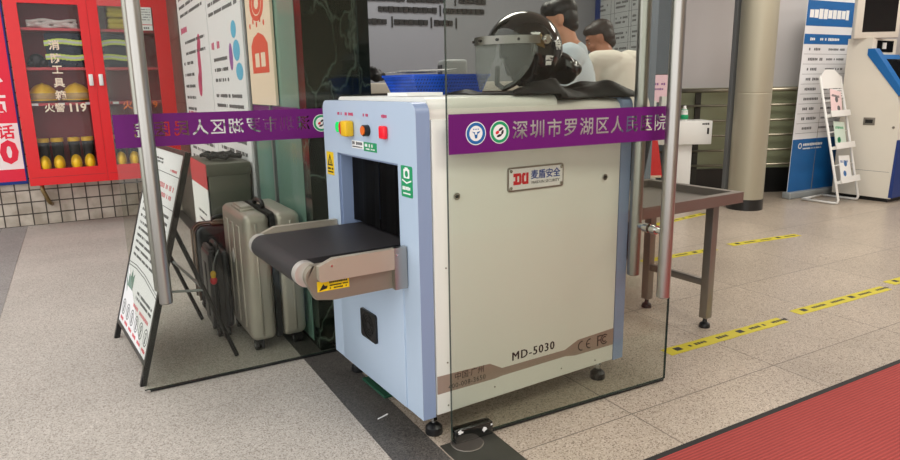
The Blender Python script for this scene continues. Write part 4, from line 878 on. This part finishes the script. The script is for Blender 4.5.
# ================================================================== BACK WALL WRITING, NOTICE BOARD
aw = math.atan2(3.244-3.83, 3.97-.25)
BW = thing('wall_lettering', 'rows of raised black characters on the grey back wall', 'lettering', (.25, 3.83, 0), aw)
for row in (((1.30, 1.70), (1.72, 2.09), (2.22, 2.52), 1.962), ((1.20, 1.30), (1.454, 2.008), (2.067, 2.50), 1.872), ((1.30, 1.551), (1.596, 1.928), (1.976, 2.163), 1.766)):
    for a, b in row[:3]:
        bm = BM(); dashes(bm, XZ(0, -.0005, 0), a, b, row[3], .05, .012, dens=1, gap=.08, w=.046)
        dashes(bm, XZ(0, -.0125, 0), a, b, row[3]+.012, .02, .004, dens=.6, gap=.5, w=.046); build('line_of_characters', bm, 'ink', BW)
for x, z in ((2.187, 1.962), (2.038, 1.872), (1.578, 1.766), (1.948, 1.766), (2.194, 1.766)): bm = BM(); box(bm, x-.006, x+.006, -.012, -.0005, z-.045, z+.045); build('divider_bar', bm, 'ink', BW)
an = math.atan2(2.47-3.3, 3.80-3.985)
NB = thing('notice_board', 'tall white notice board with a ruled table behind the two men', 'notice board', (3.985, 3.3, 0), an)
bm = BM(); box(bm, .03, .82, -.022, -.001, 1.26, 2.6); build('board', bm, 'board', NB)
bm = BM(); mm = XZ(0, -.022, 0)
for x in (.06, .30, .36, .60, .64, .79): box(bm, x-.002, x+.002, 1.30, 2.56, 0, .001, mtx=mm)
for k in range(10): box(bm, .06, .79, 1.30+.14*k, 1.303+.14*k, 0, .001, mtx=mm)
for k in range(9):
    for a, b in ((.09, .28), (.385, .58), (.66, .77)):
        for q in (0, .04): dashes(bm, mm, a, b-q, 1.39+.14*k-q, .022, .001)
build('ruled_print', bm, 'inkgrey', NB)
bm = BM(); box(bm, -.004, .03, -.026, -.001, 1.24, 2.6); build('blue_frame', bm, 'bluedk', NB)

# ================================================================== RECEPTION COUNTER AND THINGS ON IT
RC = thing('reception_counter', 'cream reception counter seen behind the blue basket', 'counter', (1.12, 1.81, 0))
bm = BM(); box(bm, -.76, .76, -.22, .24, 0, 1.16, bev=.004); build('front', bm, 'cream', RC, 'auto')
bm = BM(); box(bm, -.78, .78, -.25, .26, 1.175, 1.232, bev=.006); build('counter_top', bm, 'cream', RC, 'auto'); bm = BM(); box(bm, -.75, .75, -.21, .23, 1.16, 1.175); build('shadow_gap', bm, 'inkgrey', RC)
bm = BM(); box(bm, -.075, .075, -.09, .09, .002, .13, bev=.02, seg=3); o = build('desk_device', bm, 'greyplastic', None, 'auto', loc=(1.20, 1.66, 1.2325), rz=R(-20)); props(o, 'grey rounded device on the counter between basket and helmet', 'device'); bm = BM(); box(bm, -.079, -.073, -.06, .06, .03, .1, bev=.002); build('dark_panel', bm, 'blackp', o)
bm = BM()
for k in range(7): ell(bm, (random.uniform(-.04, .04), random.uniform(-.04, .04), .03+.006*k), (.03, .03, .028), sub=2)
t = union(bm, .007, 2); o = build('dark_pouch', t, 'cloth', None, True, loc=(.67, 1.64, 1.2325)); props(o, 'small dark pouch on the counter beside the marble pillar', 'pouch')
bm = BM(); lathe(bm, [(0, 0), (.016, 0), (.018, .01), (.014, .035), (0, .04)], (0, 0, 0), 14); o = build('brass_bell', bm, 'copper', None, True, loc=(.79, 1.63, 1.2325)); props(o, 'tiny brass coloured knob on the counter beside the basket', 'knob')

# ================================================================== WHITE DESK FAR BEHIND
DK = thing('white_desk', 'white desk far behind the steel table, left of the column', 'desk', (4.214, 2.677, 0), R(-32))
bm = BM(); box(bm, -.25, .57, .0, .3, .60, .83, bev=.003); build('desk_top', bm, 'white', DK, 'auto')
bm = BM(); box(bm, .18, .40, .05, .28, 0, .598, bev=.003); build('leg_panel', bm, 'white', DK, 'auto')
bm = BM(); box(bm, -.2, .05, .05, .28, 0, .598, bev=.003); build('leg_panel', bm, 'white', DK, 'auto')
bm = BM(); dashes(bm, XZ(0, -.0, 0), .47, .55, .80, .02, .001); box(bm, .52, .54, -.001, 0, .70, .76); build('black_print', bm, 'ink', DK)
def on_desk(x, y, z=.831): return (4.214+x*math.cos(R(-32))-y*math.sin(R(-32)), 2.677+x*math.sin(R(-32))+y*math.cos(R(-32)), z)
MO = thing('monitor', 'monitor with pale pink screen on the white desk', 'monitor', on_desk(.05, .2), R(-32))
bm = BM(); box(bm, -.12, .13, .0, .02, .17, .46, bev=.003); build('casing', bm, 'blackp', MO, 'auto')
bm = BM(); box(bm, -.112, .122, -.002, 0, .18, .45); sc_ = build('screen', bm, 'pinkscreen', MO); bm = BM(); dashes(bm, XZ(0, -.002, 0), -.08, .1, .36, .025, .001); dashes(bm, XZ(0, -.002, 0), -.08, .09, .31, .02, .001); build('screen_print', bm, 'mauve', sc_)
bm = BM(); box(bm, -.02, .02, .012, .03, .008, .2); box(bm, -.08, .08, -.02, .07, 0, .008); build('stand', bm, 'blackp', MO)
for x, y, h, lb in ((-.02, .06, .2, 'cream document box on the white desk before the pink monitor'), (.095, .05, .24, 'narrow white file box on the white desk before the pink monitor')):
    bm = BM(); box(bm, -.035, .035, -.03, .05, 0, h, bev=.004); o = build('file_box', bm, 'white', None, 'auto', loc=on_desk(x, y), rz=R(-32)); props(o, lb, 'box')
SG = thing('sanitizer_bottle', 'small white bottle with green label on the white desk', 'bottle', on_desk(.315, .08), R(-32))
bm = BM(); lathe(bm, [(0, 0), (.035, 0), (.037, .01), (.03, .1), (.014, .125), (.013, .145), (0, .147)], (0, 0, 0), 20); build('bottle_body', bm, 'white', SG, True)
bm = BM(); lathe(bm, [(.0378, .012), (.0378, .04), (.035, .06), (.0345, .06), (.037, .012)], (0, 0, 0), 20); build('label_band', bm, 'green', SG, True); bm = BM(); lathe(bm, [(.0315, .085), (.0275, .11), (.027, .11), (.031, .085)], (0, 0, 0), 20); build('label_band', bm, 'green', SG, True)
RB = thing('red_bag', 'red bag hanging at the front of the white desk', 'bag', on_desk(-.03, -.012, .30), R(-32))
bm = BM(); poly(bm, [(-.10, -.05, .0), (.10, -.05, 0), (.05, -.02, .34), (-.08, -.02, .34)], (0, .03, 0)); bmesh.ops.bevel(bm, geom=bm.edges[:], offset=.008, segments=2, affect='EDGES'); build('bag_body', bm, 'redbag', RB, 'auto')
bm = BM(); box(bm, -.10, .10, -.053, -.018, -.018, .004, bev=.003); build('pale_hem', bm, 'creampaper', RB)
bm = BM(); tube(bm, [(-.05, -.01, .33), (-.045, .004, .42), (.02, .004, .42), (.03, -.01, .33)], .005, 8); build('strap', bm, 'redbag', RB)

# ================================================================== ROLL-UP BANNER, LEAFLET RACK, KIOSK
BN = thing('roll_up_banner', 'white and blue roll-up banner behind the leaflet rack', 'banner', (5.55, 2.06, 0), R(-4))
bm = BM(); box(bm, 0, .82, -.05, .05, 0, .07, bev=.012, seg=3); build('base', bm, 'greyplastic', BN, 'auto')
tl = .08; bsl = Vector((.17, tl, 1.95)).normalized(); BF = frame_mtx((.01, 0, .07), (1, 0, 0), bsl)
bm = BM(); box(bm, 0, .80, 0, 1.96, -.003, 0, mtx=BF); sh = build('sheet', bm, 'poster', BN)
bm = BM(); box(bm, 0.004, .796, .0, .54, 0, .001, mtx=BF); box(bm, .004, .796, 1.68, 1.93, 0, .001, mtx=BF); box(bm, .004, .796, 1.50, 1.60, 0, .001, mtx=BF); build('blue_print', bm, 'blueprint', sh)
bm = BM(); flat(bm, [circ(.03, .13, .47), circ(.02, .13, .47)], .0008, BF @ Matrix.Translation((0, 0, .001))); dashes(bm, BF @ Matrix.Translation((0, 0, .001)), .18, .5, .48, .03); dashes(bm, BF @ Matrix.Translation((0, 0, .001)), .18, .5, .44, .015); dashes(bm, BF @ Matrix.Translation((0, 0, .001)), .05, .7, 1.80, .1, gap=.15, dens=1, w=.075); dashes(bm, BF @ Matrix.Translation((0, 0, .001)), .1, .6, 1.55, .03); build('white_print', bm, 'paper', sh)
bm = BM()
for k in range(9): box(bm, .03, .77, .6+.1*k, .603+.1*k, 0, .001, mtx=BF); dashes(bm, BF, .1, .34 if k % 2 else .3, .65+.1*k, .03); dashes(bm, BF, .4, .7, .65+.1*k, .024)
build('black_print', bm, 'inkgrey', sh)
bm = BM(); tube(bm, [BF @ Vector((.4, 0, -.004)), BF @ Vector((.4, 1.96, -.012))], .008, 8); build('support_pole', bm, 'steel3', BN)
LR = thing('leaflet_rack', 'white tubular leaflet rack in front of the kiosk', 'rack', (5.62, 1.565, 0), R(2))
wR = .40; lean = .30
for x in (0, wR):
    bm = BM(); tube(bm, [(x, .355, .014), (x, .03, .014), (x, .008, .02), (x, .0, .045), (x, lean, 1.24)], .012, 10); build('side_tube', bm, 'white', LR, True)
for z, yy in ((.014, .355),): bm = BM(); tube(bm, [(0, yy, z), (wR, yy, z)], .012, 10); build('rear_tube', bm, 'white', LR, True)
LN = Vector((0, lean, 1.195)).normalized()
def LF(z): return frame_mtx((0, (z-.045)/1.195*lean, z), (1, 0, 0), LN)
bm = BM(); flat(bm, [[(0, 0), (wR, 0), (wR, .12), (wR*.72, .19), (wR*.28, .19), (0, .12)]], .006, LF(1.12)); build('header', bm, 'white', LR)
for z in (.20, .53, .84):
    bm = BM(); box(bm, .01, wR-.01, 0, .03, -.012, .05, mtx=LF(z)); box(bm, .01, wR-.01, .0, .06, .045, .052, mtx=LF(z)); build('shelf', bm, 'white', LR)
for z in (.70, 1.0, .38): bm = BM(); tube(bm, [LF(z) @ Vector((0, 0, 0)), LF(z) @ Vector((wR, 0, 0))], .005, 8); build('cross_wire', bm, 'white', LR, True)
ROT = Matrix.Translation((5.62, 1.565, 0)) @ Matrix.Rotation(R(2), 4, 'Z')
for z, u, a, key, key2, lb in ((.20, .13, -3, 'lightblue', 'yellowcloth', 'blue and green leaflet on the lowest shelf of the rack'), (.53, .12, -5, 'sage', 'green', 'pale green leaflet on the middle shelf of the rack'), (.84, .13, -9, 'blush', 'inkgrey', 'pale pink leaflet on the upper shelf of the rack'), (1.02, .2, 0, 'paper', 'ink', 'white leaflet with dark lines below the rack header')):
    F = ROT @ LF(z) @ Matrix.Translation((u+.07, .032 if z < 1 else .005, .006 if z < 1 else .004)) @ Matrix.Rotation(R(a), 4, 'Z')
    h = .24 if z < 1 else .09
    bm = BM(); box(bm, -.10, .11, 0, h, 0, .004); 
    o = build('leaflet', bm, {'lightblue': 'paper', 'sage': 'sagepaper', 'blush': 'blushpaper', 'paper': 'paper'}[key], None); o.matrix_world = F; props(o, lb, 'leaflet', 'leaflets on the white rack')
    bm = BM()
    if z < 1:
        for q in range(4): flat(bm, [circ(.03, random.uniform(-.06, .06), random.uniform(.05, .18), 10)], .0005, XY(0, 0, .004)) if q < 2 else dashes(bm, XY(0, 0, .004), -.08, .08, .21-.012*q, .012, .0005)
    else:
        for q in range(3): dashes(bm, XY(0, 0, .004), -.09, .1, .07-.025*q, .012, .0005)
    build('print', bm, key2 if key != 'lightblue' else 'blueprint', o)
KX0, KX1 = 6.12, 6.62
KI = thing('self_service_kiosk', 'cream self-service kiosk with blue edges and black screen', 'kiosk', (KX0, 1.33, 0))
prof = [(.0, .045), (.0, .86), (.05, 1.05), (.335, 1.44), (.335, 1.60), (.56, 1.60), (.56, .045)]
bm = BM(); poly(bm, [(0, y, z) for y, z in prof], (KX1-KX0, 0, 0)); bmesh.ops.bevel(bm, geom=bm.edges[:], offset=.006, segments=2, affect='EDGES'); bd = build('cabinet_body', bm, 'cream', KI, 'auto')
bm = BM(); box(bm, .02, KX1-KX0-.02, .03, .54, 0, .045); build('plinth', bm, 'blackp', KI)
bm = BM(); poly(bm, [(-.004, y, z) for y, z in ((-.02, .05), (-.02, .62), (.0, .62), (.016, .05))], (KX1-KX0+.004, 0, 0)); build('blue_front_edge', bm, 'bluedk', KI)
bm = BM(); poly(bm, [(-.012, y, z) for y, z in ((.03, 1.04), (-.01, 1.07), (.30, 1.50), (.36, 1.50), (.36, 1.44))], (.10, 0, 0)); tr = build('blue_console_edge', bm, 'blueprint', KI)
sl = Vector((0, .285, .39)).normalized(); CFm = frame_mtx((.10, .05, 1.055), (1, 0, 0), sl)
bm = BM(); box(bm, 0, .39, .0, .46, .0, .03, mtx=CFm); build('console', bm, 'blueprint', KI)
bm = BM(); box(bm, .03, .36, .10, .40, .03, .036, mtx=CFm); build('touch_screen', bm, 'screen', KI)
bm = BM(); box(bm, .10, .42, .33, .36, 1.47, 1.58); r_ = build('card_slot', bm, 'screen', KI); bm = BM(); box(bm, .2, .27, .325, .331, 1.5, 1.56); build('slot_plate', bm, 'white', r_)
bm = BM(); box(bm, -.006, .0, .22, .33, .755, .83, bev=.002); lk = build('side_handle', bm, 'steel3', KI, 'auto'); bm = BM(); box(bm, -.0068, -.006, .24, .31, .775, .81); build('recess', bm, 'ink', lk)
bm = BM(); tube(bm, [(0, .045, .74), (-.006, .045, .74)], .012, 12); build('side_lock', bm, 'steel3', KI)
bm = BM(); box(bm, -.0012, 0, .035, .50, .3, .303); build('panel_seam', bm, 'inkgrey', KI)
km = Matrix.Translation((.06, .36, 1.60)) @ Matrix.Rotation(R(-38), 4, 'Z')
bm = BM(); box(bm, -.19, .23, -.02, .05, .0, .44, bev=.012, mtx=km); mo = build('upper_monitor', bm, 'cream', KI, 'auto'); bm = BM(); box(bm, -.12, .19, -.0215, -.0195, .06, .38, mtx=km); build('monitor_screen', bm, 'screen', mo)
BK2 = thing('dark_cabinet', 'tall black machine cabinet behind the kiosk', 'cabinet', (7.0, 1.1, 0), R(-28))
bm = BM(); box(bm, -.15, 1.0, 0, .4, 0, 2.3, bev=.01); build('body', bm, 'blackp', BK2, 'auto')
for z in (1.75, 1.55): bm = BM(); box(bm, .05, .4, -.006, 0, z, z+.12); build('panel', bm, 'ink', BK2)

# ================================================================== PEOPLE
def capsule(bm, a, b, ra, rb, n=14):
    tube(bm, [a, b], [ra, rb], n); ell(bm, a, (ra, ra, ra), sub=2); ell(bm, b, (rb, rb, rb), sub=2)
def head_shape(bm, c, tilt, turn=0):
    """face looks along +x; c is the middle of the head"""
    m = Matrix.Translation(c) @ Matrix.Rotation(turn, 4, 'Z') @ Matrix.Rotation(tilt, 4, 'Y')
    def e(p, r, sub=3): t = bmesh.new(); bmesh.ops.create_icosphere(t, subdivisions=sub, radius=1); bmesh.ops.transform(t, matrix=m @ Matrix.Translation(p) @ Matrix.Diagonal((r[0], r[1], r[2], 1)), verts=t.verts); merge(bm, t)
    e((-.012, 0, .025), (.092, .074, .088)); e((.022, 0, -.03), (.066, .058, .082)); e((.045, 0, -.085), (.034, .034, .03))
    e((.083, 0, -.012), (.016, .011, .024)); e((.09, 0, -.028), (.014, .015, .011)); e((.072, 0, .026), (.018, .05, .012))
    e((.074, 0, -.058), (.014, .024, .007)); e((.073, 0, -.069), (.013, .022, .008))
    for s in (1, -1): e((-.008, s*.075, -.008), (.022, .009, .033), 2); e((.062, s*.036, -.03), (.02, .02, .02), 2)
    return m
def hand_shape(bm, wrist, d, palm_n, side):
    d = Vector(d).normalized(); n = Vector(palm_n); n = (n-d*n.dot(d)).normalized(); w = d.cross(n)
    wrist = Vector(wrist); pm = wrist+d*.05
    t = bmesh.new(); bmesh.ops.create_icosphere(t, subdivisions=3, radius=1); bmesh.ops.transform(t, matrix=frame_mtx(pm, d, w) @ Matrix.Diagonal((.052, .041, .016, 1)), verts=t.verts); merge(bm, t)
    for k, l in enumerate((.068, .077, .072, .056)):
        o = pm+d*.038+w*(.031-.0207*k); a = o+d*l*.5+n*.006; b = a+d*l*.28+n*.016; c = b+d*l*.16+n*.016
        tube(bm, [o, a, b, c], [.0092, .0085, .0078, .0068], 8); ell(bm, c, (.0068,)*3, sub=1)
    o = pm-d*.018+w*.035*side; a = o+d*.022+w*.026*side+n*.012; b = a+d*.03+w*.006*side+n*.012; tube(bm, [o, a, b], [.013, .0105, .009], 8); ell(bm, b, (.009,)*3, sub=1)
def person(label, loc, rz, J, skin, hair, shirt, dark_collar, hairfn, tilt, turn=0):
    P_ = thing('person', label, 'person', loc, rz)
    V_ = {k: Vector(v) for k, v in J.items()}
    sides = lambda k: (V_[k], Vector((V_[k].x, -V_[k].y, V_[k].z)))
    bm = BM()
    m = head_shape(bm, V_['head'], tilt, turn)
    capsule(bm, V_['neck']-Vector((.012, 0, .05)), V_['head']-Vector((.02, 0, .03)), .056, .05)
    capsule(bm, V_['chest'], V_['neck']-Vector((.03, 0, .06)), .1, .07); ell(bm, V_['chest'], (.11, .15, .14)); ell(bm, V_['waist'], (.1, .135, .12)); ell(bm, V_['pelvis'], (.105, .15, .11))
    tube(bm, [V_['pelvis'], V_['waist'], V_['chest']], [.11, .11, .12], 18)
    for i, s in ((0, 1), (1, -1)):
        sh, el, wr = sides('shoulder')[i], sides('elbow')[i], sides('wrist')[i]
        capsule(bm, V_['chest']+Vector((0, s*.06, .08)), sh, .075, .062); capsule(bm, sh, el, .052, .04); capsule(bm, el, wr, .041, .027)
        hand_shape(bm, wr, wr-el, (.1, 0, -1), 1 if s > 0 else -1)
        hp, kn, an_ = sides('hip')[i], sides('knee')[i], sides('ankle')[i]
        capsule(bm, hp, kn, .085, .056); capsule(bm, kn, an_, .055, .036)
        capsule(bm, an_-Vector((.02, 0, .045)), an_+Vector((.13, 0, -.06)), .036, .026)
    t = union(bm, .0075, 3); build('body', t, skin, P_, True)
    # eyes and brows
    for s in (1, -1):
        bm = BM(); ell(bm, m @ Vector((.066, s*.029, -.002)), (.006, .01, .005), sub=2); ell(bm, m @ Vector((.0715, s*.029, -.002)), (.003, .005, .005), 1, sub=2); build('eye', bm, ['paper', 'ink'], P_, True)
        bm = BM(); tube(bm, [m @ Vector((.082, s*.016, .022)), m @ Vector((.082, s*.034, .027)), m @ Vector((.068, s*.054, .022))], .004, 6); build('eyebrow', bm, hair, P_, True)
    bm = BM(); hairfn(bm, m); t = union(bm, .006, 3); build('hair', t, hair, P_, True)
    # shirt with sleeves and hem
    bm = BM(); g = .014
    capsule(bm, V_['chest'], V_['neck']-Vector((.035, 0, .075)), .1+g, .066+g); ell(bm, V_['chest'], (.11+g, .15+g, .14+g)); ell(bm, V_['waist'], (.1+g+.012, .135+g+.012, .13)); tube(bm, [V_['pelvis']+Vector((0, 0, -.02)), V_['waist'], V_['chest']], [.135, .13, .13], 20)
    ell(bm, V_['pelvis']+Vector((0, 0, -.01)), (.105+g+.012, .15+g+.012, .1))
    for i, s in ((0, 1), (1, -1)):
        sh, el = sides('shoulder')[i], sides('elbow')[i]; capsule(bm, V_['chest']+Vector((0, s*.06, .08)), sh, .075+g, .062+g); capsule(bm, sh, sh.lerp(el, .25), .062+g, .058+g); tube(bm, [sh, sh.lerp(el, .72)], [.06+g, .056+g], 16)
    t = union(bm, .009, 4); so = build('shirt', t, shirt, P_, True)
    if dark_collar:
        t = bmesh.new(); c0 = V_['neck']-Vector((.03, 0, .045)); A = []
        for rr, dz in ((.074, -.02), (.078, .0), (.068, .026), (.06, .028)): A.append([t.verts.new(c0+Vector((rr*1.02*math.cos(2*PI*k/28)-.25*dz*0, rr*math.sin(2*PI*k/28), dz-.30*rr*math.cos(2*PI*k/28)*.6))) for k in range(28)])
        for a_, b_ in zip(A, A[1:]):
            for k in range(28): t.faces.new((a_[k], a_[(k+1) % 28], b_[(k+1) % 28], b_[k]))
        bmesh.ops.solidify(t, geom=t.faces[:], thickness=.005); bm = BM(); merge(bm, t); build('collar', bm, 'collar', so, True)
        for i in (0, 1):
            sh, el = sides('shoulder')[i], sides('elbow')[i]; bm = BM(); tube(bm, [sh.lerp(el, .68), sh.lerp(el, .735)], [.0725, .072], 18, cap=False); bmesh.ops.solidify(bm, geom=bm.faces[:], thickness=.006); build('sleeve_cuff', bm, 'collar', so, True)
    bm = BM()
    for i, s in ((0, 1), (1, -1)):
        hp, kn, an_ = sides('hip')[i], sides('knee')[i], sides('ankle')[i]; capsule(bm, hp, kn, .1, .072); tube(bm, [kn, an_+Vector((0, 0, .0))], [.072, .066], 16); ell(bm, kn, (.072,)*3, sub=2)
    ell(bm, V_['pelvis']-Vector((0, 0, .03)), (.118, .165, .1)); t = union(bm, .01, 4); build('trousers', t, 'trousers', P_, True)
    for i, s in ((0, 1), (1, -1)):
        an_ = sides('ankle')[i]; bm = BM(); capsule(bm, an_-Vector((.03, 0, .045)), an_+Vector((.135, 0, -.055)), .046, .038); ell(bm, an_-Vector((.01, 0, .015)), (.05, .045, .04)); t = union(bm, .008, 3)
        for v in t.verts: v.co.z = max(v.co.z, 0)
        build('shoe', t, 'shoe', P_, True)
    return P_
def hair1(bm, m):
    def e(p, r): t = bmesh.new(); bmesh.ops.create_icosphere(t, subdivisions=3, radius=1); bmesh.ops.transform(t, matrix=m @ Matrix.Translation(p) @ Matrix.Diagonal((r[0], r[1], r[2], 1)), verts=t.verts); merge(bm, t)
    e((-.018, 0, .05), (.096, .083, .078)); e((-.046, 0, .0), (.06, .077, .08)); e((-.058, 0, -.05), (.042, .055, .042)); e((.045, 0, .075), (.055, .07, .045)); e((.065, .02, .06), (.035, .045, .028)); e((.03, .048, .066), (.03, .024, .025)); e((.03, -.048, .066), (.03, .024, .025))
def hair2(bm, m):
    def e(p, r): t = bmesh.new(); bmesh.ops.create_icosphere(t, subdivisions=3, radius=1); bmesh.ops.transform(t, matrix=m @ Matrix.Translation(p) @ Matrix.Diagonal((r[0], r[1], r[2], 1)), verts=t.verts); merge(bm, t)
    e((-.022, 0, .047), (.094, .080, .078)); e((-.05, 0, .0), (.058, .076, .08)); e((.035, 0, .075), (.05, .062, .038)); e((-.056, 0, -.05), (.042, .06, .042)); e((.0, .05, .055), (.035, .024, .03)); e((.0, -.05, .055), (.035, .024, .03))
person('young man with black hair in pale blue t-shirt looking down, behind the helmet', (1.745, 1.165, 0), R(132),
       dict(pelvis=(-.02, 0, .93), waist=(0, 0, 1.08), chest=(.02, 0, 1.26), neck=(.045, 0, 1.455), head=(.10, 0, 1.575), shoulder=(.025, .165, 1.365), elbow=(.07, .225, 1.11), wrist=(.27, .16, 1.06), hip=(-.01, .095, .88), knee=(.02, .1, .49), ankle=(-.01, .1, .09)),
       'skin', 'hair', 'shirt', False, hair1, R(14))
person('man in cream polo shirt with dark collar bending forward, right of the other man', (2.33, 1.35, 0), R(82),
       dict(pelvis=(-.08, 0, .90), waist=(-.05, 0, 1.06), chest=(.03, 0, 1.255), neck=(.165, .01, 1.425), head=(.24, .02, 1.505), shoulder=(.075, .16, 1.345), elbow=(.17, .22, 1.07), wrist=(.37, .15, 1.05), hip=(-.05, .095, .86), knee=(.0, .1, .48), ankle=(-.03, .1, .09)),
       'skin2', 'hair2', 'shirt2', True, hair2, R(24), R(52))

# ================================================================== put every Empty at the base of its thing
bpy.context.view_layer.update()
for o in [k for k in S.objects if k.type == 'EMPTY' and k.parent is None]:
    inv = o.matrix_world.inverted(); lo = Vector((1e9,)*3); hi = -lo
    st = list(o.children)
    for c in o.children_recursive:
        for q in c.bound_box:
            p = inv @ (c.matrix_world @ Vector(q)); lo = Vector(map(min, lo, p)); hi = Vector(map(max, hi, p))
    d = Vector(((lo.x+hi.x)/2, (lo.y+hi.y)/2, lo.z))
    o.location = o.matrix_world @ d
    for c in o.children: c.location = c.location-d
for o in [k for k in S.objects if k.type == 'MESH' and k.parent is None and k.get('kind') != 'structure' and k.data.users == 1 and k.location.length < 1e-6]:
    bb = [Vector(q) for q in o.bound_box]; d = sum(bb, Vector())/8; d.z = min(q.z for q in bb)
    o.data.transform(Matrix.Translation(-d)); o.location = o.matrix_world @ d
    for c in o.children: c.location = c.location-d
